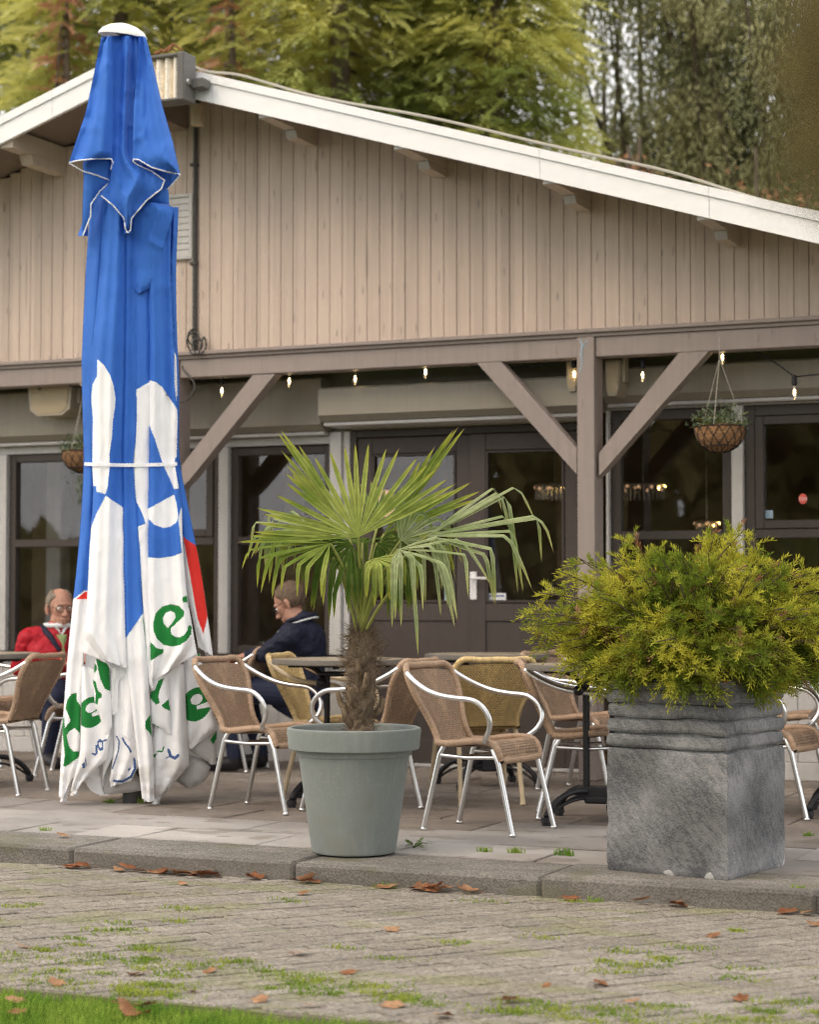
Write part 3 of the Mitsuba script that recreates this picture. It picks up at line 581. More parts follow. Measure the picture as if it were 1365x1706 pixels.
# fascia in lengths, with the capping strip proud of it
def slope_piece(xa, xb, y0, y1, dz0, dz1):
    return hull([(x, y, roof_z(x) + dz) for x in (xa, xb) for y in (y0, y1) for dz in (dz0, dz1)])
_joints = [RX + 0.002, at(354, 130, 9.9)[0], at(900, 270, 9.9)[0], at(1182, 320, 9.9)[0], XE]
_jl = [-11.0, -8.6, -6.72, RX - 0.002]
for js in (_joints, _jl):
    for a, b in zip(js[:-1], js[1:]):
        fk = part(B, 'fascia', slope_piece(a + 0.0015, b - 0.0015, 9.90, 9.925, -0.158, -0.048), 'mat_fascia')
        put(pn(f'{fk}__capping'), slope_piece(a + 0.001, b - 0.001, 9.888, 9.925, -0.046, 0.002), 'mat_fascia')
_nail = [lathe([(0.0, 0), (0.006, 0), (0.005, 0.004), (0, 0.005)], 8)]
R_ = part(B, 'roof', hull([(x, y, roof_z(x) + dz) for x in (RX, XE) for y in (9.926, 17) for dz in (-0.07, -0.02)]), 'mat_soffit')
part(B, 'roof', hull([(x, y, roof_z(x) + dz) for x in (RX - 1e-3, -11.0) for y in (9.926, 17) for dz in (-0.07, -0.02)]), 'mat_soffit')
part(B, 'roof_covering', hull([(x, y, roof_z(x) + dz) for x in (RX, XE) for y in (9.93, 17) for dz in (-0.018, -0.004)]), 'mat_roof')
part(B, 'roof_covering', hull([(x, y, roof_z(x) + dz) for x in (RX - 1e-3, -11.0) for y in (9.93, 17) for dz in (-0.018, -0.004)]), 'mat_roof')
# purlins under the overhang, stepped ends
for u, v in ((432, 192), (657, 247), (905, 305), (1162, 370), (1400, 425)):
    x = at(u, v, 9.93)[0]; z = roof_z(x + 0.05) - 0.075
    pk = part(B, 'purlin', hull([(a, y, zz) for a in (x, x + 0.075) for y, zz in ((9.93, z - 0.092), (9.93, z), (10.498, z), (10.498, z - 0.092))]), 'mat_purlin')
    put(pn(pk + '__end_block'), hull([(a, y, zz) for a in (x + 0.002, x + 0.073) for y, zz in ((10.24, z - 0.094), (10.265, z - 0.138), (10.498, z - 0.138), (10.498, z - 0.094))]), 'mat_purlin')
    put(pn(pk + '__end_cap'), box(x + 0.002, x + 0.073, 9.924, 9.929, z - 0.090, z - 0.01), 'mat_white_frame')
    put(pn(pk + '__block_cap'), hull([(a, y, zz) for a in (x + 0.004, x + 0.071) for y, zz in ((10.235, z - 0.096), (10.2395, z - 0.096), (10.260, z - 0.136), (10.2645, z - 0.136))]), 'mat_white_frame')
for x in (-7.02, -8.9):
    z = roof_z(x - 0.05) - 0.075
    pk = part(B, 'purlin', box(x - 0.09, x, 9.93, 10.498, z - 0.11, z), 'mat_purlin')
    put(pn(pk + '__end_block'), hull([(a, y, zz) for a in (x - 0.088, x - 0.002) for y, zz in ((10.12, z - 0.112), (10.15, z - 0.17), (10.498, z - 0.17), (10.498, z - 0.112))]), 'mat_purlin')
_rb = at(341, 178, 10.2)
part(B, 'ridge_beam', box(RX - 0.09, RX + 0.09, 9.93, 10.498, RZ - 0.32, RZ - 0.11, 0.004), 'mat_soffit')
# ledge and beam over the veranda
part(B, 'ledge', box(-11, XR, 10.44, 10.60, 2.452, 2.474, 0.003), 'mat_beam')
part(B, 'ledge', box(-11, XR, 10.462, 10.60, 2.432, 2.4515, 0.002), 'mat_beam')
_posts = [(-8.925, -8.825), (-6.285, -6.185), (-3.647, -3.547), (-1.0, -0.9)]
for a, b in _posts: part(B, 'post', box(a, b, 10.46, 10.61, 0.0, 2.431, 0.004), 'mat_beam')
_e = [-11.0] + [q for pq in _posts for q in pq] + [XR]
for a, b in zip(_e[::2], _e[1::2]): part(B, 'beam', box(a + 0.0015, b - 0.0015, 10.478, 10.59, 2.32, 2.4315, 0.004), 'mat_beam')
def brace(px):
    part(B, 'brace', prism_y([(at(u, v, 10.48)[0], at(u, v, 10.48)[2]) for u, v in px], 10.482, 10.572), 'mat_beam')
brace([(1131, 588), (1181, 585), (998, 793), (998, 755)])
brace([(794, 604), (834, 602), (961, 747), (961, 790)])
brace([(421, 625), (458, 623), (315, 800), (302, 812), (302, 776)])
_db = at(1131, 588, 10.48)[0] - (-3.547)
part(B, 'brace', prism_y([(-6.285 - 0.48, 2.3195), (-6.285 - 0.62, 2.3195), (-6.2865, 1.68), (-6.2865, 1.80)], 10.482, 10.572), 'mat_beam')
part(B, 'brace', prism_y([(-1.0 - 0.48, 2.3195), (-1.0 - 0.62, 2.3195), (-1.0015, 1.68), (-1.0015, 1.80)], 10.482, 10.572), 'mat_beam')
for j in range(5):
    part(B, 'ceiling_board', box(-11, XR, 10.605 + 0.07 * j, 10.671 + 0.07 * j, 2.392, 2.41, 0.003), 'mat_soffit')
# the window wall
def fbox(key, x0, x1, z0, z1, y0, y1, mat, c=0.003): return put(pn(f'{B}__{key}'), box(x0, x1, y0, y1, z0, z1, c), mat)
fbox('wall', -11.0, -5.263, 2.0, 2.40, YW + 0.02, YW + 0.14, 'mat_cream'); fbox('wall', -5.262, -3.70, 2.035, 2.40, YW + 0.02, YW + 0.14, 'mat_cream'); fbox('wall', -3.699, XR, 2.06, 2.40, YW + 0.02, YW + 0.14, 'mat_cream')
fbox('wall', -11.0, -5.262, 0.0, 0.615, YW + 0.03, YW + 0.14, 'mat_plinth'); fbox('wall', -3.63, XR, 0.0, 0.615, YW + 0.03, YW + 0.14, 'mat_plinth')
for i in range(75):
    x = -11.0 + i * 0.169
    if x + 0.167 > 1.6 or (x + 0.16 > -5.27 and x < -3.63): continue
    fbox('wall__panel', x, x + 0.1665, 0.10, 0.608, YW + 0.008, YW + 0.029, 'mat_plinth', 0.003)
fbox('plinth', -11.0, -5.27, 0.0, 0.097, YW - 0.005, YW + 0.029, 'mat_plinth'); fbox('plinth', -3.63, XR, 0.0, 0.097, YW - 0.005, YW + 0.029, 'mat_plinth')
fbox('sill', -11.0, -5.395, 0.618, 0.652, YW - 0.06, YW + 0.06, 'mat_brown_frame'); fbox('sill', -3.614, XR, 0.618, 0.652, YW - 0.06, YW + 0.06, 'mat_brown_frame')
# shutter boxes
def shutter(x0, x1, y0, z0, z1):
    P_ = np.array([(y0 + 0.05, z0), (y0, z0 + 0.035), (y0, z1 - 0.012), (y0 + 0.012, z1), (YW + 0.019, z1), (YW + 0.019, z0)])
    k = part(B, 'shutter_box', hull([(x, y, z) for x in (x0, x1) for y, z in P_]), 'mat_cream', 20)
    put(pn(k + '__lip'), box(x0, x1, y0 + 0.06, YW + 0.015, z0 - 0.024, z0 - 0.002, 0.004), 'mat_white_frame')
    for x in (x0, x1): put(pn(k + '__end_plate'), hull([(x + d, y, z) for d in (-0.006, 0.006) for y, z in P_ * [1, 1]]), 'mat_cream')
    return k
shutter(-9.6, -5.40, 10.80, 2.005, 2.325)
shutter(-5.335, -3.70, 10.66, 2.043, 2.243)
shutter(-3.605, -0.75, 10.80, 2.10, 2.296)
fbox('lintel', -9.6, -5.392, 1.932, 1.978, YW - 0.02, YW + 0.05, 'mat_white_frame'); fbox('lintel', -3.612, -0.75, 2.066, 2.073, YW - 0.03, YW + 0.05, 'mat_white_frame')
for i in range(16): fbox('door_header__board', -5.25 + i * 0.098, -5.155 + i * 0.098, 2.01, 2.035, YW - 0.004, YW + 0.05, 'mat_cream', 0.002)
for a, b, z0, z1 in ((-7.806, -7.745, 0.0, 1.93), (-6.161, -6.093, 0.0, 1.93), (-5.391, -5.315, 0.0, 2.0), (-2.902, -2.837, 0.653, 2.064), (-3.633, -3.616, 0.0, 2.064), (-6.98, -6.92, 0.653, 1.93), (-1.86, -1.80, 0.653, 2.064)):
    fbox('mullion', a, b, max(z0, 0.653), z1, YW - 0.035, YW + 0.06, 'mat_white_frame')
fbox('door_jamb', -5.312, -5.268, 0.0, 2.004, YW - 0.01, YW + 0.06, 'mat_white_frame')
def window(x0, x1, z0, z1, rail, w=0.055, split=None):
    k = f'{B}__{pn("window")}'
    gl = put(k, cat(box(x0 + .001, x0 + w, YW, YW + 0.06, z0, z1, 0.004), box(x1 - w, x1 - .001, YW, YW + 0.06, z0, z1, 0.004), box(x0 + w, x1 - w, YW + 0.001, YW + 0.059, z1 - w, z1 - .001, 0.004), box(x0 + w, x1 - w, YW + 0.001, YW + 0.059, z0 + .001, z0 + w, 0.004)), 'mat_brown_frame')
    put(k + '__rail', box(x0 + w, x1 - w, YW - 0.006, YW + 0.058, rail, rail + 0.05, 0.004), 'mat_brown_frame')
    for i, (za, zb) in enumerate(((rail + 0.05, z1 - w), (z0 + w, rail))):
        if split and i == 0:                                                     # a casement in the upper light
            put(pn(k + '__casement'), cat(box(x0 + w + .002, x0 + w + .05, YW - .012, YW + .04, za + .002, zb - .002, .004), box(x1 - w - .05, x1 - w - .002, YW - .012, YW + .04, za + .002, zb - .002, .004), box(x0 + w + .05, x1 - w - .05, YW - .0115, YW + .039, zb - .05, zb - .003, .004), box(x0 + w + .05, x1 - w - .05, YW - .0115, YW + .039, za + .003, za + .05, .004)), 'mat_brown_frame')
        put(pn(k + '__pane'), (np.array([[x0 + w - .004, YW + 0.03, za - .004], [x1 - w + .004, YW + 0.03, za - .004], [x1 - w + .004, YW + 0.03, zb + .004], [x0 + w - .004, YW + 0.03, zb + .004]]), np.array([[0, 1, 2], [0, 2, 3]])), 'mat_glass')
window(-9.5, -7.806, 0.653, 1.93, 1.325)
window(-7.744, -6.981, 0.653, 1.93, 1.325, 0.05)
window(-6.919, -6.162, 0.653, 1.93, 1.325, 0.05, True)
window(-6.092, -5.392, 0.653, 1.925, 1.325, 0.05)
window(-3.6155, -2.903, 0.653, 2.064, 1.325, 0.06)
window(-2.836, -1.861, 0.653, 2.064, 1.325, 0.06, True)
window(-1.799, -0.75, 0.653, 2.064, 1.325, 0.06)
# the double door
D = part(B, 'door_frame', cat(box(-5.264, -5.225, YW - .005, YW + .08, 0, 2.006, .004), box(-3.80, -3.70, YW - .005, YW + .08, 0, 2.006, .004), box(-5.2245, -3.8005, YW - .004, YW + .079, 1.962, 2.005, .004)), 'mat_brown_frame')
def door(x0, x1, swing=0.0):
    hg = np.array([x1, YW + .03, 0]); sw = lambda g: (lambda q: (q[0] + hg, q[1]))(xf((np.asarray(g[0], float) - hg, g[1]), swing))
    k = part(B, 'door', sw(cat(box(x0, x0 + .095, YW + .01, YW + .055, .02, 1.958, .004), box(x1 - .095, x1, YW + .01, YW + .055, .02, 1.958, .004), box(x0 + .095, x1 - .095, YW + .011, YW + .054, 1.86, 1.957, .004), box(x0 + .095, x1 - .095, YW + .011, YW + .054, .86, .965, .004), box(x0 + .095, x1 - .095, YW + .011, YW + .054, .021, .16, .004))), 'mat_door')
    put(k + '__panel', sw(box(x0 + .09, x1 - .09, YW + .022, YW + .045, .155, .865, .003)), 'mat_door')
    put(k + '__beading', sw(cat(box(x0 + .097, x0 + .112, YW + .004, YW + .02, .967, 1.858, .003), box(x1 - .112, x1 - .097, YW + .004, YW + .02, .967, 1.858, .003), box(x0 + .112, x1 - .112, YW + .0045, YW + .0195, 1.843, 1.857, .003), box(x0 + .112, x1 - .112, YW + .0045, YW + .0195, .968, .983, .003))), 'mat_brown_frame')
    put(k + '__pane', sw((np.array([[x0 + .09, YW + .03, .96], [x1 - .09, YW + .03, .96], [x1 - .09, YW + .03, 1.865], [x0 + .09, YW + .03, 1.865]]), np.array([[0, 1, 2], [0, 2, 3]]))), 'mat_glass')
    return k, sw
door(-5.222, -4.482); d2, sw = door(-4.474, -3.803, math.radians(3.4))      # stands very slightly open
hx = at(792, 977, YW)[0]
put(d2 + '__handle_plate', sw(box(hx - .021, hx + .021, YW - .002, YW + .0095, .985, 1.15, .004)), 'mat_white'); tag(d2 + '__handle_plate', 'white lock plate of the right door leaf')
put(d2 + '__handle', sw(cat(tube([[hx, YW - .002, 1.112], [hx, YW - .045, 1.112]], .008, 8), tube([[hx - .004, YW - .045, 1.112], [hx + .10, YW - .045, 1.110]], .008, 8), box(hx - .004, hx + .004, YW - .004, YW - .0022, 1.03, 1.058))), 'mat_white')
fbox('threshold', -5.262, -3.70, 0.0, 0.018, YW - 0.03, YW + 0.1, 'mat_plinth')
# the room behind the panes
fbox('room', -11, XR, 0.0, 0.005, YW + 0.14, 16.5, 'mat_interior_floor', 0)
fbox('room_wall', -11, XR, 0.005, 2.6, 16.5, 16.6, 'mat_interior', 0); fbox('room_wall', -11.1, -11, 0.0, 2.6, YW, 16.6, 'mat_interior', 0); fbox('room_wall', XR, XR + 0.1, 0.0, 2.6, YW, 16.6, 'mat_interior', 0)
fbox('room_ceiling', -11, XR, 2.411, 2.5, 10.61, 16.5, 'mat_interior', 0)
for x in (-9.4, -7.1, -4.9, -2.2): fbox('room_pillar', x, x + 0.18, 0.006, 2.41, 13.6, 13.78, 'mat_interior', 0.01)
_px = at(88, 950, 13.2)[0]; fbox('room_pillar', _px - .07, _px + .07, 0.006, 2.41, 13.2, 13.34, 'mat_white_frame', 0.01)
fbox('bar_counter', -4.9, -2.6, 0.006, 1.08, 14.6, 15.1, 'mat_interior', 0.01)
# paint drip on the right post
put(f'{B}__paint_drip', cat(tube([at(967, 566, 10.459), at(971, 575, 10.459), at(969, 590, 10.459), at(970, 606, 10.459), at(966, 622, 10.459)], [.004, .006, .006, .003, .002], 6), tube([at(980, 566, 10.459), at(972, 577, 10.459)], .003, 6)), 'mat_sticker_blue')
# lamps inside
def emis(name, rgb): scene[name + '_e'] = None; del scene[name + '_e']; return {'type': 'area', 'radiance': {'type': 'rgb', 'value': list(rgb)}}
WARM = emis('w', (2.2, 1.35, .4)); SOFT = emis('s', (.06, .034, 0.018))
def chandelier(u, v, Y, n, w, label):
    c = at(u, v, Y); k = nm('chandelier')
    part(k, 'ring', tube([[c[0] + w * math.cos(a), c[1] + w * math.sin(a), c[2] + 0.03] for a in np.linspace(0, 2 * np.pi, 25)], 0.008, 6, False), 'mat_steel')
    part(k, 'chain', tube([[c[0], c[1], c[2] + 0.035], [c[0], c[1], 2.41]], 0.004, 5), 'mat_steel')
    part(k, 'spoke', cat(*[bar([c[0] - w * math.cos(a), c[1] - w * math.sin(a), c[2] + .03], [c[0] + w * math.cos(a), c[1] + w * math.sin(a), c[2] + .03], .006, .006, [0, 0, 1]) for a in (0.3, 1.87)]), 'mat_steel')
    for i in range(n):
        a = i * 2 * np.pi / n + 0.4
        b = put(pn(k + '__bulb'), sph((c[0] + w * math.cos(a), c[1] + w * math.sin(a), c[2] + RNG.uniform(-.01, .02)), 0.011, 8), 'mat_blackbody')
        scene[b]['emitter'] = WARM if i in (0, 1) else SOFT
    part(k, 'pendants', cat(*[tube([[c[0] + w * math.cos(a), c[1] + w * math.sin(a), c[2] + .02], [c[0] + w * math.cos(a), c[1] + w * math.sin(a), c[2] - .07]], .005, 4) for a in np.linspace(0, 6.2, 28)]), 'mat_steel'); tag(k + '__pendants', kind='stuff')
    tag(k, label, 'lamp')
chandelier(925, 815, 12.6, 10, 0.13, 'lit ring chandelier seen through the right door pane')
chandelier(1072, 815, 12.9, 10, 0.14, 'lit ring chandelier seen through the window right of the veranda post')
chandelier(1178, 876, 13.3, 8, 0.08, 'small cluster of lit bulbs low in the window behind the hanging basket')
k = nm('table_lamp'); c = at(637, 842, 12.3)
sh = part(k, 'lamp_shade', lathe([(0.10, -0.08), (0.06, 0.10)], 20, c), 'mat_blackbody'); scene[sh]['emitter'] = emis('l', (0.085, 0.046, 0.027))
part(k, 'stem', tube([[c[0], c[1], c[2] - 0.08], [c[0], c[1], 0.75]], .012, 8), 'mat_black'); part(k, 'pedestal', box(c[0] - .2, c[0] + .2, c[1] - .2, c[1] + .2, 0.006, 0.75, .01), 'mat_interior')
tag(k, 'peach coloured lit lamp seen through the left door pane behind the palm', 'lamp')
# stickers on the panes
def sticker(u0, v0, u1, v1, Y, mat, label, txt=None, tmat='mat_white', name='sticker', h=0.02):
    a, b = at(u0, v1, Y), at(u1, v0, Y); k = nm(name)
    put(k + '__sheet' if txt else k, box(a[0], b[0], Y, Y + 0.002, a[2], b[2]), mat)
    if txt:
        for i, t in enumerate(txt):                                        # rows of print too small to read
            zz = b[2] - (b[2] - a[2]) * (i + 0.62) / len(txt); x, wd = a[0] + .004, b[0] - a[0]
            row = []
            while x < b[0] - .008:
                q = RNG.uniform(.004, .010); row.append(box(x, min(x + q, b[0] - .004), Y - .0012, Y - .0002, zz - h / 2 * t, zz + h / 2 * t)); x += q + .0025
            put(pn(k + '__print_line'), cat(*row), tmat)
    tag(k, label, 'sticker')
sticker(811, 988, 843, 1003, YW - .006, 'mat_white', 'white sticker with two blue lines of print at the bottom of the right door pane', [1.0, 0.6], 'mat_cloth_ink', h=.011)
sticker(741, 972, 748, 1000, YW + .026, 'mat_sticker_blue', 'narrow blue sticker at the bottom right of the left door pane')
sticker(1266, 850, 1288, 864, YW + .026, 'mat_sticker_blue', 'pale blue sticker at the lower left corner of the right casement window')
k = nm('sign'); c = at(1338, 831, YW + .026)
put(k + '__disc', (lambda g: (np.c_[g[0][:, 0] + c[0], c[1] + g[0][:, 2], c[2] + g[0][:, 1] * 1.2], g[1]))(lathe([(0, 0), (.024, 0), (.024, .003), (0, .003)], 24)), 'mat_sticker_red')
g = meshkit.text_mesh('100', .018, .001); V = np.array(g.vertices); put(k + '__lettering', (np.c_[c[0] - V[:, 0].max() / 2 + V[:, 0], c[1] - .0008 - V[:, 2], c[2] - .009 + V[:, 1]], g.faces[:, ::-1]), 'mat_white')
tag(k, 'round red sticker with white print on the rightmost window pane', 'sticker')

# ---------------------------------------------------------------- fittings on the gable
k = nm('floodlight')
a, b = at(251, 180, 9.76), at(312, 88, 9.76); x1, zt, zb = b[0], b[2], a[2] + 0.015; x0 = x1 - 0.44; fx = x1 - 0.045
part(k, 'housing', cat(box(fx, x1, 9.72, 9.86, zb, zt, .006), box(x0, fx - .001, 9.80, 9.855, zb + .003, zt - .003, .006), box(x0, fx - .001, 9.725, 9.7995, zt - .02, zt - .002, .004), box(x0, fx - .001, 9.725, 9.7995, zb + .002, zb + .018, .004), box(x0 - .03, x0 - .001, 9.72, 9.86, zb, zt, .006)), 'mat_lamp_case')
nlp = 7; w = (fx - x0) / nlp
for i in range(nlp):
    xx = x0 + i * w; pr = [(xx + .005 + (w - .01) * t, 9.79 - .045 * math.sin(math.pi * t) ** .6) for t in np.linspace(0, 1, 9)]
    put(pn(k + '__lamp_bar'), hull([(x, y, z) for x, y in pr + [(xx + .005, 9.798), (xx + w - .005, 9.798)] for z in (zb + .02, zt - .022)]), 'mat_lamp_panel', 40)
c = at(322, 139, 9.80)
part(k, 'bracket', cat(box(x1 + .001, x1 + .080, 9.80, 9.886, c[2] - .028, c[2] + .028, .005), bar([x1 - .02, 9.79, c[2]], [x1 + .01, 9.79, c[2]], .03, .03)), 'mat_lamp_case')
part(k, 'hinge_bolt', (lambda g: (np.c_[g[0][:, 2] + x1, g[0][:, 0] + 9.765, g[0][:, 1] + c[2]], g[1]))(lathe([(0, .012), (.014, .012), (.018, .006), (.018, 0), (0, 0)], 14)), 'mat_steel')
tag(k, 'grey floodlight with upright lamp bars at the gable peak', 'floodlight')
k = nm('twig'); c = at(272, 78, 9.76); c[2] = zt + 0.012
put(k, cat(*[tube([c + [0.03 * i - .06, 0, 0.006], c + [0.03 * i - .03 + RNG.normal(0, .01), .01, .012 + .012 * i], c + [0.05 * i - .03, .02, .008]], [.007, .011, .004], 6) for i in range(4)]), 'mat_dead_leaf_dark'); tag(k, 'brown dead twig lying on top of the floodlight', 'twig')
k = nm('sensor'); c = at(329, 192, 10.1)
part(k, 'body', lathe([(0, -.062), (.036, -.062), (.04, -.05), (.043, .05), (.038, .062), (0, .062)], 20, c), 'mat_beige', 40)
part(k, 'bracket', box(c[0] - .012, c[0] + .012, c[1] - .012, c[1] + .012, c[2] + .062, roof_z(c[0]) - .071), 'mat_darkgrey'); tag(k, 'beige round sensor hanging under the gable peak', 'sensor')
k = nm('vent_panel'); a, b = at(262, 436, YB - .03), at(320, 321, YB - .03)
part(k, 'frame', cat(box(a[0], a[0] + .022, YB - .03, YB - .001, a[2], b[2], .004), box(b[0] - .022, b[0], YB - .03, YB - .001, a[2], b[2], .004), box(a[0] + .022, b[0] - .022, YB - .0295, YB - .0015, b[2] - .022, b[2] - .001, .004), box(a[0] + .022, b[0] - .022, YB - .0295, YB - .0015, a[2] + .001, a[2] + .022, .004)), 'mat_white_frame')
put(k + '__backing', box(a[0] + .02, b[0] - .02, YB - .0028, YB - .001, a[2] + .02, b[2] - .02), 'mat_white_frame')
nl = 9; hh = (b[2] - a[2] - .044) / nl
for i in range(nl):
    z = a[2] + .022 + i * hh; put(pn(k + '__slat'), hull([(x, y, zz) for x in (a[0] + .022, b[0] - .022) for y, zz in ((YB - .020, z + .001), (YB - .020, z + .005), (YB - .012, z + hh + .001), (YB - .004, z + hh + .001), (YB - .004, z + .001))]), 'mat_white_frame')
tag(k, 'white louvred vent panel on the gable boards beside the parasol', 'vent')
k = nm('pipe'); a, b = at(327, 205, YB - .014), at(327, 588, YB - .014)
part(k, 'tube', tube([[a[0], YB - .014, a[2]], [a[0], YB - .014, (a[2] + b[2]) / 2], [a[0], YB - .014, 2.48]], .010, 10), 'mat_darkgrey', True)
c = at(320, 560, YB - .014); part(k, 'conduit', tube([[c[0], YB - .012, 2.478], [c[0], YB - .012, a[2] - .3], [c[0] + .002, YB - .012, a[2] - .02]], .008, 8), 'mat_wire', True)
for z in (3.6, 3.0): part(k, 'clip', box(c[0] - .012, a[0] + .014, YB - .03, YB - .001, z, z + .018, .002), 'mat_darkgrey')
tag(k, 'dark pipe running down the gable boards right of the parasol', 'pipe')
k = nm('cable_coil'); c = at(325, 572, YB - .03); q = []
for t in np.linspace(0, 1, 70):
    an = t * 2 * np.pi * 2.3 + 1.2; rr = .04 + .02 * math.sin(an * 0.7 + 1); q.append(c + [rr * math.cos(an) * 1.0 - .01 + .035 * t, -.012 * t - .004 * math.sin(3 * an), rr * 1.2 * math.sin(an) + .02 - .02 * t])
q += [c + [.07, -.014, .03], c + [.085, -.016, -.03], c + [.05, -.05, -.075], c + [.0, -.06, -.06]]
put(k, tube(spline(q[::3] + q[-4:], 120), .0055, 6), 'mat_darkgrey', True); tag(k, 'coil of dark cable hooked at the foot of the pipe', 'cable')
k = nm('cable'); c0 = at(299, 612, 10.45)
put(k, tube(spline([at(304, 610, 10.455), at(316, 628, 10.43), at(325, 645, 10.42), at(318, 660, 10.42), at(300, 668, 10.45)], 30), .006, 6), 'mat_darkgrey', True); tag(k, 'loop of grey cable hanging on the veranda post behind the parasol', 'cable')
k = nm('cable')
put(k, tube(spline([at(u, v, 9.93) for u, v in ((311, 98), (354, 121), (389, 124), (430, 134), (526, 161), (680, 189), (830, 222), (981, 257), (1132, 291), (1272, 334), (1365, 354), (1500, 392))], 120), .0085, 6), 'mat_wire', True); tag(k, 'pale cable lying along the roof edge', 'cable')
# loudspeakers under the veranda
def speaker(u0, v0, u1, v1, Y, label, tilt):
    a, b = at(u0, v1, Y), at(u1, v0, Y); k = nm('loudspeaker'); w, h = b[0] - a[0], b[2] - a[2]; c = (a + b) / 2
    pr = [(-w / 2, h / 2), (w / 2, h / 2), (w / 2 * .9, -h * .3), (w / 2 * .55, -h / 2), (-w / 2 * .55, -h / 2), (-w / 2 * .9, -h * .3)]
    part(k, 'cabinet', hull([(c[0] + x, c[1] + y + (-.02 if z < 0 else 0) * 0, c[2] + z) for x, z in pr for y in (0.0, 0.17)]), 'mat_tan_plastic')
    part(k, 'grille', hull([(c[0] + x * .86, c[1] + y, c[2] + z * .86) for x, z in pr for y in (-.006, -.0005)]), 'mat_beige')
    part(k, 'bracket', box(c[0] + w / 2 + .002, c[0] + w / 2 + .02, c[1] + .05, c[1] + .12, c[2] - h * .1, 2.391, .003), 'mat_tan_plastic'); tag(k, label, 'loudspeaker')
speaker(46, 640, 120, 694, 10.62, 'beige loudspeaker under the veranda roof at the far left', 0)
speaker(944, 600, 962, 652, 10.64, 'white loudspeaker half hidden left of the right veranda post', 0)
speaker(1009, 600, 1031, 660, 10.64, 'beige loudspeaker just right of the right veranda post', 0)
# string lights
BUL = [(67, 659, 'hanging in front of the left loudspeaker'), (370, 650, 'between the left post and its brace'), (482, 634, 'first to the right of the left brace'), (592, 630, 'above the left end of the door shutter box'), (709, 618, 'just under the beam above the palm'), (957, 621, 'close on the left of the right post'), (1071, 622, 'between the right post and its brace'), (1204, 592, 'above the right hanging basket'), (1324, 650, 'hanging low near the right edge')]
k = nm('light_cable'); q = []
tops = []
for u, v, _ in BUL: tops.append(at(u, v - 22, 10.62))
for p_, n_ in zip(tops[:-1], tops[1:]):
    for t in np.linspace(0, 1, 7)[:-1]:
        q.append(p_ * (1 - t) + n_ * t + [0, 0, 0.055 * (4 * t * (1 - t)) * (-1 if abs(p_[0] - n_[0]) > .9 else .6)])
q.append(tops[-1]); q.append(tops[-1] + [0.35, 0, 0.02]); q.append(tops[-1] + [0.8, 0, 0.14]); q.insert(0, tops[0] + [-.6, 0, .06])
put(k, tube(np.array(q), .0045, 6), 'mat_black', True); tag(k, 'dark cable of the string lights under the veranda beam', 'cable')
FIL = emis('f', (2.4, 1.7, .8))
for (u, v, lab), t in zip(BUL, tops):
    k = nm('light_bulb'); f = at(u, v, 10.62); c = np.array([t[0], t[1], t[2] - 0.02])
    part(k, 'socket', lathe([(0, .03), (.008, .03), (.0145, .02), (.0145, -.022), (.011, -.028), (0, -.028)], 12, c), 'mat_black', 40)
    part(k, 'glass', lathe([(.009, -.028), (.013, -.045), (.0205, -.072), (.017, -.092), (.006, -.104), (0.0008, -.106)], 16, c), 'mat_bulb_glass', True)
    fk = part(k, 'filament', lathe([(0.0005, -.080), (.0045, -.076), (.006, -.066), (.005, -.052), (0.0005, -.046)], 8, c), 'mat_blackbody'); scene[fk]['emitter'] = FIL
    tag(k, 'small lit bulb of the string lights, ' + lab, 'light bulb', 'bulbs of the string lights')
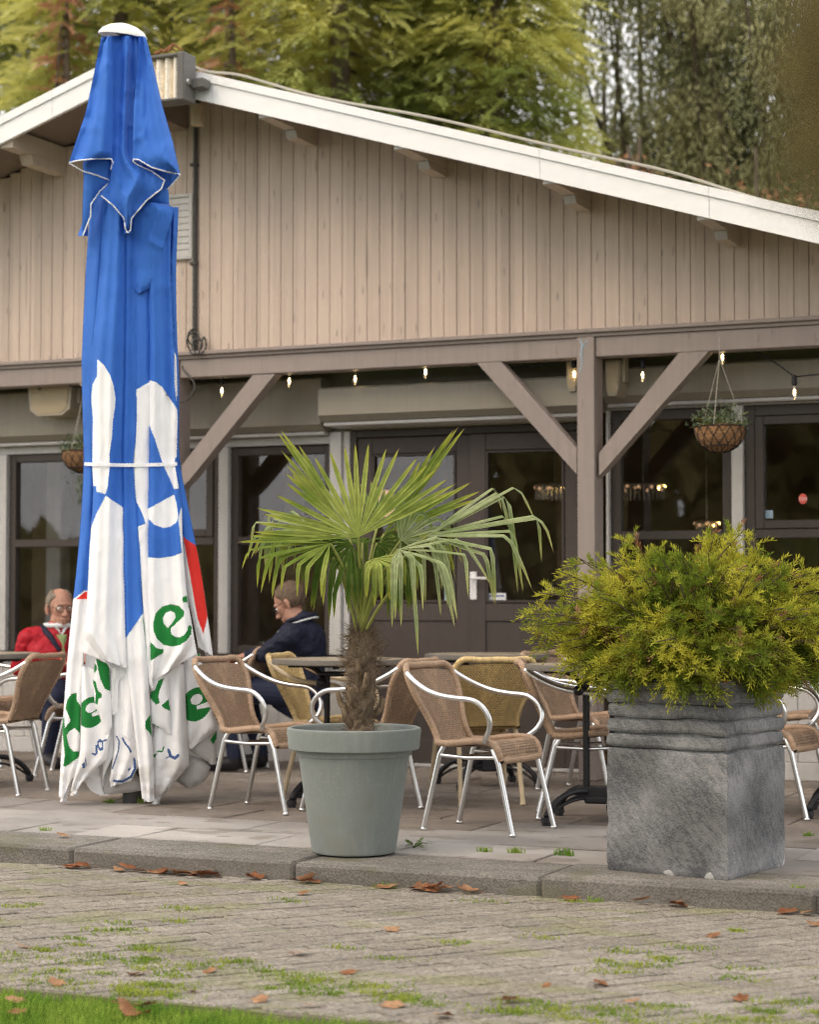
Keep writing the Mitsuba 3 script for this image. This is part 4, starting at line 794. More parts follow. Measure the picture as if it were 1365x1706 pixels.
# hanging baskets
def basket(u, v, Y, R, label, trail=False):
    c = at(u, v, Y); k = nm('hanging_basket'); n = 14                       # c: middle of the rim
    pr = [(0.012, -R * .98)] + [(R * math.cos(a), -R * .98 * math.sin(a)) for a in np.linspace(1.5, 0.0, 10)] + [(R * .97, .012), (R * .90, .0), (R * .82, -.015), (0.001, -.012)]
    V, F = lathe(pr, 40, c); V = V + (meshkit.fbm((V + 3) * 32, 3)[:, None] - .5) * .012
    part(k, 'coir_liner', (V, F), 'mat_coir', True)
    wires = [tube([c + [1.03 * R * math.cos(a), 1.03 * R * math.sin(a), 0.005] for a in np.linspace(0, 2 * np.pi, 41)], .003, 5, False), tube([c + [.72 * R * math.cos(a), .72 * R * math.sin(a), -R * .74] for a in np.linspace(0, 2 * np.pi, 33)], .0025, 5, False)]
    for s in (-1, 1):
        for i in range(n):
            a0 = i * 2 * np.pi / n
            wires.append(tube([c + [1.02 * R * math.cos(e) * math.cos(a0 + s * e * .6), 1.02 * R * math.cos(e) * math.sin(a0 + s * e * .6), -R * 1.0 * math.sin(e)] for e in np.linspace(0, 1.35, 9)], .0022, 4))
    part(k, 'wire_frame', cat(*wires), 'mat_black')
    hk = np.array([c[0] - .0, c[1], 2.391])
    part(k, 'hanger', cat(*[tube([c + [R * math.cos(a), R * math.sin(a), .01], hk + [0, 0, -.12]], .0022, 4) for a in (-1.55, .6, 2.6)], tube([hk + [0, 0, -.12], hk], .003, 5)), 'mat_wire')
    m = 520; e = unit(RNG.normal(0, 1, (m, 3)) * [1, 1, .55] + [0, 0, .55]); e[:, 2] = np.abs(e[:, 2])
    q = c + e * R * RNG.uniform(.35, 1.22, (m, 1)) * [1, 1, .85] * (0.75 + .5 * meshkit.noise(e * 4))[:, None]
    if trail:
        m2 = 420; t = RNG.uniform(0, 1, m2); q = np.vstack([q, c + np.c_[RNG.normal(.02, R * .4, m2), RNG.normal(.05, R * .35, m2), -R * 1.0 - .19 * t]])
    d = unit(RNG.normal(0, 1, (len(q), 3)) + [0, 0, .5]); s = unit(np.cross(d, RNG.normal(0, 1, (len(q), 3))))
    part(k, 'plant', rhombi(q, d, s, RNG.uniform(.02, .038, len(q)), .011), 'mat_basket_leaf'); tag(k + '__plant', kind='stuff')
    st = [tube([c + [0, 0, -.01], c + (x - c) * .6 + [0, 0, .01], x], .0013, 4) for x in q[:60]]
    part(k, 'stem', cat(*st), 'mat_petiole'); tag(k + '__stem', kind='stuff')
    tag(k, label, 'hanging basket', 'hanging baskets under the veranda')
basket(1200, 713, 10.44, .135, 'coir lined hanging basket with grey green plant at the right')
basket(138, 754, 10.60, .13, 'coir lined hanging basket half hidden behind the parasol on the left', True)
# ================================================================ chairs and tables
def uv_grid(fn, us, vs, su, sv):
    V, F = grid(fn, us, vs); Ug, Vg = np.meshgrid(us, vs, indexing='ij'); return V, F, np.c_[(Ug * su).ravel(), (Vg * sv).ravel()]
def closed_sheet(fn, us, vs, su, sv, off):
    V, F, uv = uv_grid(fn, us, vs, su, sv); n = len(V)
    return np.vstack([V, V + off]), np.vstack([F, F[:, ::-1] + n]), np.vstack([uv, uv])
def chair_parts():
    out = {}
    def back(U, W):                               # U across -1..1, W 0..1 up
        hw = .150 + .055 * W; x = U * hw
        return np.stack([x, -.165 - .125 * W - .030 * (1 - U * U) * (.4 + .6 * W), .395 + .315 * W - .014 * U * U * W * W], -1)
    V, F, uv = closed_sheet(back, np.linspace(-1, 1, 15), np.linspace(0, 1, 13), .18, .33, [0, -.010, -.003]); out['backrest'] = ((V, F), 'wicker', uv)
    def seat(U, W):
        y = np.interp(W, [0, .25, .6, .78, .88, .95, 1], [-.165, -.08, .05, .115, .155, .172, .176]); z = np.interp(W, [0, .25, .6, .78, .88, .95, 1], [.398, .386, .398, .408, .396, .362, .325])
        hw = .150 + .035 * np.clip((y + .165) / .34, 0, 1)
        return np.stack([U * hw, y, z - .010 * (1 - U * U) * np.sin(np.pi * np.clip(W * 1.15, 0, 1))], -1)
    V, F, uv = closed_sheet(seat, np.linspace(-1, 1, 13), np.linspace(0, 1, 25), .17, .42, [0, -.003, -.012]); out['seat'] = ((V, F), 'wicker', uv)
    def wrapped(P, r, n=40, sides=10):
        q = spline(P, n); V, F = tube(q, r, sides, False); L = np.r_[0, np.cumsum(np.linalg.norm(np.diff(q, axis=0), axis=1))]
        return (V, F), 'wrap', np.c_[np.tile(np.arange(sides) / sides, n), np.repeat(L, sides)]
    out['back_rim'] = wrapped([(-.150, -.160, .395), (-.178, -.228, .55), (-.204, -.288, .69), (-.185, -.305, .722), (-.10, -.322, .728), (0, -.330, .729), (.10, -.322, .728), (.185, -.305, .722), (.204, -.288, .69), (.178, -.228, .55), (.150, -.160, .395)], .0155, 70)
    for s in (-1, 1):
        out['seat_rail' + ('' if s < 0 else '_001')] = wrapped([(s * .152, -.165, .392), (s * .170, -.04, .395), (s * .186, .10, .405), (s * .189, .145, .392), (s * .188, .168, .36), (s * .182, .176, .325)], .0155, 30)
    out['front_rail'] = wrapped([(-.18, .177, .324), (0, .182, .32), (.18, .177, .324)], .014, 14)
    ap = [(.205, -.292, .700), (.216, -.262, .678), (.232, -.21, .648), (.247, -.145, .620), (.254, -.055, .600), (.254, .01, .594), (.254, .085, .584), (.253, .128, .556), (.250, .152, .518), (.244, .155, .48), (.232, .138, .442), (.205, .11, .412), (.186, .10, .402)]
    for i, s in enumerate((1, -1)):
        sx = lambda q: [(s * x, y, z) for x, y, z in q]
        sf = '' if i == 0 else '_001'
        out['arm' + sf] = (tube(spline(sx(ap), 60), .0122, 12), 'tube', None)
        out['front_leg' + sf] = (cat(tube(sx([(.180, .135, .372), (.186, .165, .31), (.198, .240, .008)]), .0125, 12), tube(sx([(.1975, .2385, .012), (.1982, .2405, 0)]), .0152, 12)), 'tube', None)
        out['rear_leg' + sf] = (cat(tube(sx([(.148, -.125, .385), (.151, -.150, .34), (.160, -.228, .008)]), .0125, 12), tube(sx([(.1597, -.2265, .012), (.1602, -.2285, 0)]), .0152, 12)), 'tube', None)
        out['side_stretcher' + sf] = (tube(sx([(.152, -.152, .335), (.170, 0, .330), (.184, .158, .338)]), .009, 8), 'tube', None)
    out['cross_stretcher'] = (cat(tube([(-.165, -.02, .332), (.165, -.02, .332)], .009, 8), tube([(-.172, .08, .334), (.172, .08, .334)], .009, 8)), 'tube', None)
    return out
_CP = {k: (mikit.ply(g, None, smooth=True, uv=uv) if uv is not None else mikit.ply(g, None, smooth=True), m) for k, (g, m, uv) in chair_parts().items()}
CM = {'brown': {'wicker': 'mat_wicker', 'wrap': 'mat_wrap', 'tube': 'mat_aluminium'}, 'yellow': {'wicker': 'mat_wicker_yellow', 'wrap': 'mat_wrap_yellow', 'tube': 'mat_bamboo'}}
def chair(x, y, deg, kind, label, s=.965):
    k = nm('cafe_chair'); tw = T().translate([x, y, 0.0]).rotate([0, 0, 1], deg - 90).scale(s)
    for p, (g, m) in _CP.items():
        put(f'{k}__{p}', g, CM[kind][m], to_world=tw)
    tag(k, label, 'chair', 'wicker cafe chairs on the terrace')
chair(-3.25, 8.11, -7, 'brown', 'brown wicker armchair with aluminium arms standing right of the plant pot, nearest in front')
chair(-4.51, 8.47, -6, 'brown', 'brown wicker armchair with aluminium arms between the parasol and the plant pot')
chair(-4.08, 8.64, 177, 'brown', 'brown wicker armchair facing left, half hidden behind the palm trunk')
chair(-6.17, 8.62, 186, 'brown', 'brown wicker armchair seen from behind at the left edge before the man in red')
chair(-4.50, 9.18, 8, 'yellow', 'yellow wicker armchair with cream legs in front of the man in navy')
chair(-3.72, 9.20, 128, 'yellow', 'yellow wicker armchair with cream legs behind the nearest brown chair')
chair(-3.02, 8.78, 20, 'brown', 'brown wicker armchair facing right, beside the post, left of the black table base')
chair(-3.42, 9.98, -12, 'brown', 'brown wicker armchair farthest back at the foot of the veranda post')
chair(-2.27, 9.22, -6, 'brown', 'brown wicker armchair half hidden behind the right side of the stone planter')
chair(-1.52, 9.18, 182, 'brown', 'brown wicker armchair cut off by the right edge of the picture')
chair(-2.45, 10.42, 8, 'brown', 'brown wicker armchair at the back wall right of the stone planter')
chair(-5.78, 10.30, 185, 'brown', 'brown wicker armchair on which the man in navy sits')
chair(-7.25, 10.05, 0, 'brown', 'brown wicker armchair on which the man in red sits')
chair(-6.35, 9.72, 200, 'brown', 'brown wicker armchair behind the parasol, facing the man in red')
def table(x, y, deg, label, r=.33, h=.70):
    k = nm('cafe_table'); tw = T().translate([x, y, 0]).rotate([0, 0, 1], deg)
    part(k, 'tabletop', lathe([(0, h), (r - .012, h), (r - .012, h - .024), (0, h - .024)], 48), 'mat_tabletop', 30, to_world=tw)
    part(k, 'edge_band', lathe([(r - .0115, h + .001), (r - .002, h + .001), (r, h - .004), (r, h - .022), (r - .004, h - .026), (r - .0115, h - .026)], 48), 'mat_band', 30, to_world=tw)
    for sx in (-1, 1):
        for sy in (-1, 1): part(k, 'column', tube([[sx * .060, sy * .028, .115], [sx * .060, sy * .028, h - .075]], .0125, 10), 'mat_black', True, to_world=tw)
    part(k, 'top_bracket', cat(box(-.10, .10, -.05, .05, h - .085, h - .062, .006), bar([-.25, 0, h - .034], [.25, 0, h - .034], .03, .018), bar([0, -.25, h - .034], [0, .25, h - .034], .018, .03, [0, 0, 1]), *[tube(spline([(s * .075, 0, h - .10), (s * .12, 0, h - .05), (s * .18, 0, h - .03)], 12), .012, 8) for s in (-1, 1)]), 'mat_black', 30, to_world=tw)
    part(k, 'bottom_bracket', cat(box(-.105, .105, -.055, .055, .10, .155, .008), box(-.06, .06, -.09, .09, .085, .115, .008)), 'mat_black', 30, to_world=tw)
    for i, sx in enumerate((-1, 1)):
        part(k, 'knob', cat(sph((sx * .085, -.07, h - .115), .024), tube([[sx * .085, -.07, h - .115], [sx * .085, -.02, h - .08]], .008, 8)), 'mat_black', True, to_world=tw)
    part(k, 'knob', sph((.06, -.06, .07), .026), 'mat_black', True, to_world=tw)
    for i in range(4):
        a = math.pi / 4 + i * math.pi / 2; c, s = math.cos(a), math.sin(a); L = .30
        q = [(c * .07, s * .07, .135), (c * .16, s * .16, .135), (c * .25, s * .25, .095), (c * L, s * L, .035)]
        q2 = [(c * .07, s * .07, .105), (c * .15, s * .15, .10), (c * .23, s * .23, .072), (c * .285, s * .285, .035)]
        f = part(k, 'foot', cat(tube(spline(q, 20), np.linspace(.013, .015, 20), 8), tube(spline(q2, 20), .007, 6)), 'mat_black', True, to_world=tw)
        put(pn(f + '__glide'), lathe([(0, .036), (.022, .034), (.024, .012), (.019, .010), (.019, 0), (0, 0)], 16, (c * L, s * L, 0)), 'mat_black', 30, to_world=tw)
    tag(k, label, 'table', 'cafe tables on the terrace')
table(-4.32, 8.86, 22, 'round cafe table with black iron base behind the palm trunk')
table(-2.90, 8.61, 12, 'round cafe table with black iron base at the left side of the stone planter')
table(-6.55, 8.98, 10, 'round cafe table at the left edge among brown chairs')
table(-1.90, 9.35, 10, 'round cafe table mostly hidden behind the stone planter')
table(-3.98, 9.95, 40, 'round cafe table at the back before the double door')
table(-6.35, 10.28, 0, 'round cafe table between the two seated men', .33, .70)

# ================================================================ grey pot with the palm
pc = onz(592, 1428); pc = pc + unit((pc - CAM) * [1, 1, 0]) * .166; PX, PY = pc[0] - .006, pc[1]
k = nm('plant_pot')
part(k, 'body', lathe([(0, .002), (.160, .002), (.166, .010), (.222, .400), (.228, .403)], 72, (PX, PY, 0)), 'mat_pot', 30)
part(k, 'rim', lathe([(.228, .4025), (.252, .403), (.259, .408), (.2655, .478), (.263, .487), (.256, .490), (.246, .488), (.240, .478), (.232, .40), (.226, .38)], 72, (PX, PY, 0)), 'mat_pot', 30)
Vs, Fs = grid(lambda U, W: np.stack([U * .232 * np.cos(W) + PX, U * .232 * np.sin(W) + PY, .432 + .012 * meshkit.noise(np.stack([U * np.cos(W), U * np.sin(W), U * 0], -1) * 14)], -1), np.linspace(0.001, 1, 10), np.linspace(0, 2 * np.pi, 41))
part(k, 'soil', (Vs, Fs), 'mat_soil', True)
tag(k, 'tall round grey plastic plant pot with a wide rim on the kerb', 'plant pot')
PALM = nm('palm'); tag(PALM, 'small fan palm with a hairy trunk growing in the grey pot', 'palm')
ZP = float((np.array([PX, PY, .9]) - CAM) @ FW)
def pp(u, v, d=0.0): return atZ(u, v, ZP + d)                       # a point of the palm, d metres behind its axis
tr = spline([pp(602, 1228), pp(601, 1180), pp(603, 1120), pp(604, 1070), pp(603, 1040)], 40)
V, F = tube(tr, np.interp(np.linspace(0, 1, 40), [0, .1, .5, .72, .85, 1], [.056, .050, .053, .056, .043, .020]), 28)
V = V + (trimesh.Trimesh(V, F, process=False).vertex_normals) * ((meshkit.fbm(V * [60, 60, 28], 3) - .45)[:, None] * .034)
part(PALM, 'trunk', (V, F), 'mat_palm_trunk', True)
m = 2400; t = RNG.uniform(0, 1, m) ** .8; i = (t * 38).astype(int); az = RNG.uniform(0, 6.28, m)
rr = np.interp(t, [0, .1, .5, .72, .85, 1], [.054, .048, .051, .056, .043, .020])
o = np.c_[np.cos(az), np.sin(az), np.zeros(m)]; c = tr[i] + o * rr[:, None]
d = unit(o * RNG.uniform(.1, .75, (m, 1)) + np.c_[RNG.normal(0, .4, (m, 2)), RNG.normal(.55, .5, m)]); L = RNG.uniform(.02, .055, m) * (1 + .6 * (t > .6))
part(PALM, 'fibre', rhombi(c, d, unit(np.cross(d, o + 1e-3)), L, .0028), 'mat_fibre'); tag(PALM + '__fibre', kind='stuff')
for a, z_, t_ in ((0.5, .10, .2), (1.9, .18, .33), (3.6, .12, .25), (4.7, .16, .3), (4.3, .05, .12), (5.4, .22, .42), (2.7, .28, .5), (5.0, .3, .55)):      # cut leaf stubs
    b = tr[int(t_ * 39)]; oo = np.array([math.cos(a), math.sin(a), 0])
    part(PALM, 'leaf_stub', tube([b + oo * .045, b + oo * .078 + [0, 0, .03], b + oo * .092 + [0, 0, .075]], [.016, .013, .009], 8), 'mat_petiole' if False else 'mat_fibre', True)
def frond(hub, root, axis, nrm, angs, lens, fuse=.42, droop=0.0, bend=.0, kink=None, mat='mat_palm', w0=.021, curl=0.0, cup=.10):
    """fan leaf: leaflets at angs (radians from axis, in the plane of nrm) with lengths lens; droop turns them down along their length"""
    ax = unit(np.asarray(axis, float)); nr = np.asarray(nrm, float); nr = unit(nr - ax * (nr @ ax)); bx = np.cross(nr, ax)
    hub, root = np.asarray(hub, float), np.asarray(root, float)
    fk = f'{PALM}__{pn("frond")}'
    mid = (hub + root) / 2 + (hub - root)[2] * np.array([0, 0, .05]) + (root - hub) * [.12, .12, 0]
    put(fk, tube(spline([root, mid, hub], 14), np.linspace(.0085, .0055, 14), 7), 'mat_petiole', True)
    dth = np.gradient(angs) if len(angs) > 1 else [0.12]
    for a, L, da in zip(angs, lens, dth):
        d = ax * math.cos(a) + bx * math.sin(a); sd0 = unit(np.cross(nr, d)); n = 15; st = L / (n - 1); p = hub.copy(); rows = []; down = np.array([0, 0, -1.0]); dd = d.copy()
        kk = (kink or 9) + RNG.normal(0, .10); kfac = RNG.uniform(.45, 1.15); d = unit(d + RNG.normal(0, .05, 3) * (1 if kink else .3)); dd = d.copy()
        for j in range(n):
            f = j / (n - 1)
            sd = unit(np.cross(nr, dd)) if abs(dd @ nr) < .98 else sd0
            up_ = unit(np.cross(dd, sd))
            if up_ @ nr < 0: up_ = -up_
            half = max(.0009, min(abs(da) * .5 * f * L, w0 * .5)) if f < fuse else w0 * .5 * max(.05, (1 - ((f - fuse) / (1 - fuse)) ** 5.0)) * (1 - .25 * (f - fuse) / (1 - fuse))
            half = min(half, abs(da) * .5 * f * L + .0012) if f < fuse else half
            v_ = half * .45
            rows += [p - sd * half + up_ * v_ * .0, p - up_ * v_, p + sd * half]
            g = droop * (f ** 1.3) * .16 + (kfac * .62 if (f > kk and f < kk + .16) else 0) + (0.05 if f > kk else 0)
            dd = unit(dd * (1 - min(g, .9)) + down * g + nr * (-curl * .02)); p = p + dd * st
        uvl = np.array([[x, j / (n - 1)] for j in range(n) for x in (0, .5, 1)])
        V = np.array(rows); i_, j_ = np.meshgrid(np.arange(n - 1), np.arange(2), indexing='ij')
        q = np.stack([i_ * 3 + j_, i_ * 3 + j_ + 1, (i_ + 1) * 3 + j_ + 1, (i_ + 1) * 3 + j_], -1).reshape(-1, 4)
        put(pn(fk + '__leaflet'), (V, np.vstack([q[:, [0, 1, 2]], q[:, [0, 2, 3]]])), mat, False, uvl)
    return fk
VW = unit(CAM - np.array([PX, PY, 1.05])); SIDE = RT
crown = lambda u, v, d=0.0: pp(u, v, d)
def fan(hub_px, d, tips, **kw):
    """a fan facing the viewer side: leaflet tips given as points around the hub"""
    h = pp(*hub_px, d); A, Ls = [], []
    nrm = unit(VW + np.array([0, 0, kw.pop('tiltup', .25)])); ax = unit(UP - nrm * (UP @ nrm)); bx = np.cross(nrm, ax)
    for u, v in tips:
        t = pp(u, v, d) - h; w = unit(pp(u, v, d) - CAM); t = t - w * (t @ nrm) / (w @ nrm); A.append(math.atan2(t @ bx, t @ ax)); Ls.append(np.linalg.norm(t) * 1.02)
    o = np.argsort(A); return frond(h, kw.pop('root', crown(603, 1052)), ax, nrm, np.array(A)[o], np.array(Ls)[o], **kw)
f1 = [(400, 905), (418, 890), (425, 884), (432, 868), (440, 858), (465, 822), (478, 808), (479, 786), (525, 763), (552, 753), (574, 746), (593, 742), (617, 742), (641, 749), (664, 749), (693, 763), (712, 775), (725, 784), (743, 799), (756, 805), (760, 818), (470, 720)]
fan((597, 895), -.13, f1, root=crown(603, 1050, -.02), fuse=.38, droop=.03, w0=.0225)
# behind: leaves standing up right, and pale undersides
fan((640, 890), .16, [(752, 719), (761, 715), (771, 717), (742, 735), (796, 816), (735, 770), (780, 800), (790, 830), (700, 770), (720, 745)], fuse=.5, droop=.05, mat='mat_palm', w0=.02, tiltup=.1)
fan((668, 900), .05, [(740, 830), (755, 850), (770, 868), (775, 890), (760, 910), (725, 815), (700, 812), (680, 815), (745, 930), (660, 820), (640, 960), (655, 975), (668, 978)], fuse=.35, droop=.8, kink=.6, mat='mat_palm_pale', w0=.019, tiltup=.2)
# right hand frond reaching out and hanging at the tips
def side_frond(hub, d, axis, nrm, a0, a1, n, L, **kw):
    angs = np.linspace(a0, a1, n) + RNG.normal(0, .02, n); ls = L * (1 - .22 * (np.linspace(-1, 1, n)) ** 2) * RNG.uniform(.93, 1.05, n)
    frond(pp(*hub, d), crown(603, 1052, d * .15), axis, nrm, angs, ls, **kw)
UPV = np.array([0, 0, 1.0])
side_frond((712, 893), -.02, RT * .95 + UP * .26, UP * .75 - RT * .25 + VW * .6, -.75, .62, 11, .62, fuse=.34, droop=.08, kink=.58, mat='mat_palm_pale', w0=.020)
side_frond((665, 915), -.17, RT * .72 + UP * .0 + VW * .55, UP * .85 + VW * .35 - RT * .2, -1.25, 1.1, 15, .46, fuse=.30, droop=.30, kink=.36, mat='mat_palm_pale', w0=.020)
side_frond((660, 900), .12, RT * .75 - VW * .6 + UP * .15, UP * .9 + RT * .1, -1.1, 1.1, 13, .40, fuse=.35, droop=.35, kink=.55, mat='mat_palm', w0=.02)
side_frond((520, 882), .05, -RT * .95 + UP * .12, UP * .85 + VW * .45, -.95, .95, 13, .34, fuse=.34, droop=.30, kink=.50, mat='mat_palm_pale', w0=.020)
side_frond((550, 905), -.12, -RT * .85 + VW * .40 - UP * .12, UP * .8 + VW * .5, -1.0, 1.1, 14, .40, fuse=.34, droop=.35, kink=.62, mat='mat_palm', w0=.020)
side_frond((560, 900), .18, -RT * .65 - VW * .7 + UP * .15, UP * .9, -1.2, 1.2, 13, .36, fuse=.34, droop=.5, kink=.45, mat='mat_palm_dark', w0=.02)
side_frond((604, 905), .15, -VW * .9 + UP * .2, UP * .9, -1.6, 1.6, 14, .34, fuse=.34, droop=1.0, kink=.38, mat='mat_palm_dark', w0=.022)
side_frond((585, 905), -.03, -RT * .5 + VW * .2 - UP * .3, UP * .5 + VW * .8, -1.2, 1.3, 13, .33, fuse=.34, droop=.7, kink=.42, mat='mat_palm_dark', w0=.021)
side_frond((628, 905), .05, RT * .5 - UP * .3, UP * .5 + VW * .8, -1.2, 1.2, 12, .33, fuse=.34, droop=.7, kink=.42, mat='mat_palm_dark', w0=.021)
side_frond((625, 930), -.15, VW * .7 - UP * .25 + RT * .5, UP * .8 + VW * .3, -1.2, 1.3, 10, .25, fuse=.34, droop=.5, kink=.42, mat='mat_palm', w0=.02)
fan((580, 885), .12, [(468, 719), (472, 752), (480, 775), (489, 788), (497, 800), (432, 843), (500, 742), (505, 790)], fuse=.4, droop=.06, mat='mat_palm', w0=.019, tiltup=.1)
fan((628, 880), .20, [(605, 805), (617, 803), (627, 806), (640, 815), (655, 822)], fuse=.5, droop=.05, mat='mat_palm_pale', w0=.024, tiltup=.1)
for (u, v), (u2, v2), d in (((598, 1045), (585, 930), .03), ((607, 1045), (640, 950), -.03), ((611, 1048), (655, 980), -.05), ((594, 1050), (570, 960), -.02)):
    part(PALM, 'petiole', tube(spline([pp(u, v, d), (pp(u, v, d) + pp(u2, v2, d * 2)) / 2 + [0, 0, .01], pp(u2, v2, d * 2)], 12), .0065, 7), 'mat_petiole', True)

# ================================================================ stone planter with the conifer shrub
A_, B_, C_ = onz(1212, 1467), onz(1020, 1450), onz(1311, 1440)
ex = unit(A_ - B_); ey = np.array([-ex[1], ex[0], 0]); W_ = .475
o0 = A_ - ex * W_                                                           # left near corner
k = nm('stone_planter')
def ring_section(z, off): return [o0 + ex * a + ey * b + [0, 0, z] for a, b in ((-off, -off), (W_ + off, -off), (W_ + off, W_ + off), (-off, W_ + off))]
gro = [.452, .506, .560, .614, .668]
def rough_box(z0, z1, off, nz, seed, cham=.006):
    """four walls of a box as a displaced grid, rounded at the corners"""
    pts, m = [], 26; tt = np.linspace(0, 1, m, endpoint=False)
    cs = [np.array(q) for q in ((-off, -off), (W_ + off, -off), (W_ + off, W_ + off), (-off, W_ + off))]
    loop = np.vstack([cs[i] + (cs[(i + 1) % 4] - cs[i]) * tt[:, None] for i in range(4)])
    sm = loop.copy()
    for _ in range(0): sm = (np.roll(sm, 1, 0) + 2 * sm + np.roll(sm, -1, 0)) / 4
    zs = np.linspace(z0, z1, nz); cen = np.array([W_ / 2, W_ / 2]); V = []
    for z in zs:
        e = min(z - z0, z1 - z); sh = cham * max(0, 1 - e / cham) if e < cham else 0
        q = sm + (cen - sm) / np.linalg.norm(cen - sm, axis=1, keepdims=True) * sh
        w = np.c_[q, np.full(len(q), z)]
        dsp = (meshkit.fbm(w * 11 + seed, 4) - .5) * .016 + (meshkit.fbm(w * 70 + seed, 2) - .5) * .004
        q = q - (cen - q) / np.linalg.norm(cen - q, axis=1, keepdims=True) * dsp[:, None]
        zz = z + ((meshkit.noise(np.c_[w[:, :2] * 9 + seed, w[:, :1] * 0]) - .5) * .008 if 0 < z1 < .69 or z0 > .1 else 0) * (1 if z0 > .1 else z / .45)
        V.append(o0 + q[:, :1] * ex + q[:, 1:] * ey + np.c_[np.zeros((len(q), 2)), np.broadcast_to(zz, len(q))])
    n = len(loop); V = np.array(V).reshape(-1, 3); i, j = np.meshgrid(np.arange(nz - 1), np.arange(n), indexing='ij')
    q = np.stack([i * n + j, i * n + (j + 1) % n, (i + 1) * n + (j + 1) % n, (i + 1) * n + j], -1).reshape(-1, 4); F = np.vstack([q[:, [0, 1, 2]], q[:, [0, 2, 3]]])
    return V, F
part(k, 'body', rough_box(0.0, gro[0] - .005, .004, 40, 1), 'mat_stone_planter', 35)
ztops = gro[1:] + [.705]
for i, (a, b) in enumerate(zip(gro, ztops)): part(k, 'band', rough_box(a + .004, b - .005, .003 + .0015 * (i % 2), 9, 3 + i, .009), 'mat_stone_planter', 35)
part(k, 'core', hull(ring_section(.0, -.016) + ring_section(.66, -.016)), 'mat_stone_planter')
part(k, 'rim', cat(*[hull([p_ + q_ for p_ in (s1[i], s1[(i + 1) % 4], s2[i], s2[(i + 1) % 4]) for q_ in ([0, 0, 0], [0, 0, .035])]) for s1, s2 in [(ring_section(.664, -.004), ring_section(.664, -.045))] for i in range(4)]), 'mat_stone_planter')
tag(k, 'weathered square grey stone planter with grooved upper bands on the kerb', 'planter')
SH = nm('conifer_shrub'); cen = o0 + ex * W_ / 2 + ey * W_ / 2 + [0, 0, .71]
tag(SH, 'bushy golden green conifer shrub overflowing the stone planter', 'shrub')
nbr = 430; e = RNG.normal(0, 1, (nbr, 3)); e[:, 2] = np.abs(e[:, 2]) * .8 - .10; e = unit(e)
Rr = np.c_[np.full(nbr, .60), np.full(nbr, .50), np.where(e[:, 2] > 0, .52, .10)] * RNG.uniform(.68, 1.06, (nbr, 1))
Rr[:, :2] *= np.interp(e[:, 2], [-.2, 0, .3, .7], [.55, .72, 1.0, 1.0])[:, None]
ends = cen + e * Rr * (0.86 + .3 * meshkit.noise(e * 3.1 + 4))[:, None] + [0.0, 0, .02]
extra = [(1042, 872), (1030, 900), (1265, 905), (1180, 895), (1090, 893), (935, 930), (900, 965), (872, 1000), (880, 1020), (1345, 965), (1360, 1000), (1358, 1060), (1000, 915), (1135, 900), (1225, 910), (960, 905), (1365, 1090), (920, 1050), (950, 1085), (1300, 930), (1130, 1130), (1255, 1140)]
zc = float((cen - CAM) @ FW); ends = np.vstack([ends] + [atZ(u, v, zc + RNG.uniform(-.2, .2))[None] for u, v in extra for _ in range(2)])
stems, tw_c, tw_d = [], [], []
for x in ends:
    b = cen + np.r_[RNG.normal(0, .08, 2), -.02]; d0 = x - b
    q = spline([b, b + d0 * .5 + [0, 0, .10 * np.linalg.norm(d0)], x], 16); q[:, 2] -= np.linspace(0, 1, 16) ** 3 * .05
    stems.append(tube(q[::3], np.linspace(.006, .0015, 6), 4))
    for j in range(20):
        t = RNG.uniform(.40, 1.0) if j else 1.0; i = min(int(t * 15), 14); td = unit(q[i + 1] - q[i])
        dirn = unit(td * RNG.uniform(.5, 1.1) + RNG.normal(0, .55, 3) + [0, 0, .15]); tw_c.append(q[i] + RNG.normal(0, .006, 3)); tw_d.append(dirn)
tw_c, tw_d = np.array(tw_c), np.array(tw_d); nt = len(tw_c); Lt = RNG.uniform(.042, .088, nt)
NV = []
ref_ = unit(np.cross(tw_d, RNG.normal(0, 1, (nt, 3)))); oth = np.cross(tw_d, ref_); m = 20
for j in range(m):
    f = (j + .5) / m; a = j * 2.399 + RNG.uniform(0, .5, nt); r_ = ref_ * np.cos(a)[:, None] + oth * np.sin(a)[:, None]
    base = tw_c + tw_d * (Lt * f)[:, None] - np.c_[np.zeros((nt, 2)), .30 * Lt * f * f]
    nd = unit(tw_d * .75 + r_ * (.85 - .4 * f) + [0, 0, .1]); NV.append(rhombi(base, nd, unit(np.cross(nd, r_ + .01)), RNG.uniform(.017, .028, nt), .0052))
_dead = RNG.random(nt) < .03
def _pick(mask): return cat(*[(v.reshape(nt, 4, 3)[mask].reshape(-1, 3), np.vstack([np.arange(mask.sum())[:, None] * 4 + [0, 1, 2], np.arange(mask.sum())[:, None] * 4 + [0, 2, 3]])) for v, _ in NV])
part(SH, 'foliage', _pick(~_dead), 'mat_shrub'); tag(SH + '__foliage', kind='stuff')
part(SH, 'dead_foliage', _pick(_dead), 'mat_dead_leaf'); tag(SH + '__dead_foliage', 'brown dead sprigs among the green', kind='stuff')
part(SH, 'branch', cat(*stems), 'mat_bark'); tag(SH + '__branch', kind='stuff')
part(SH, 'twig', cat(*[(np.vstack([c - s_ * .0012, c + s_ * .0012, c + d * L - [0, 0, .3 * L]]), np.array([[0, 1, 2]])) for c, d, s_, L in zip(tw_c, tw_d, ref_, Lt)]), 'mat_bark'); tag(SH + '__twig', kind='stuff')
part(SH, 'soil', hull([q_ + [0, 0, dz] for q_ in ring_section(.66, -.05) for dz in (0, .012)]), 'mat_soil')
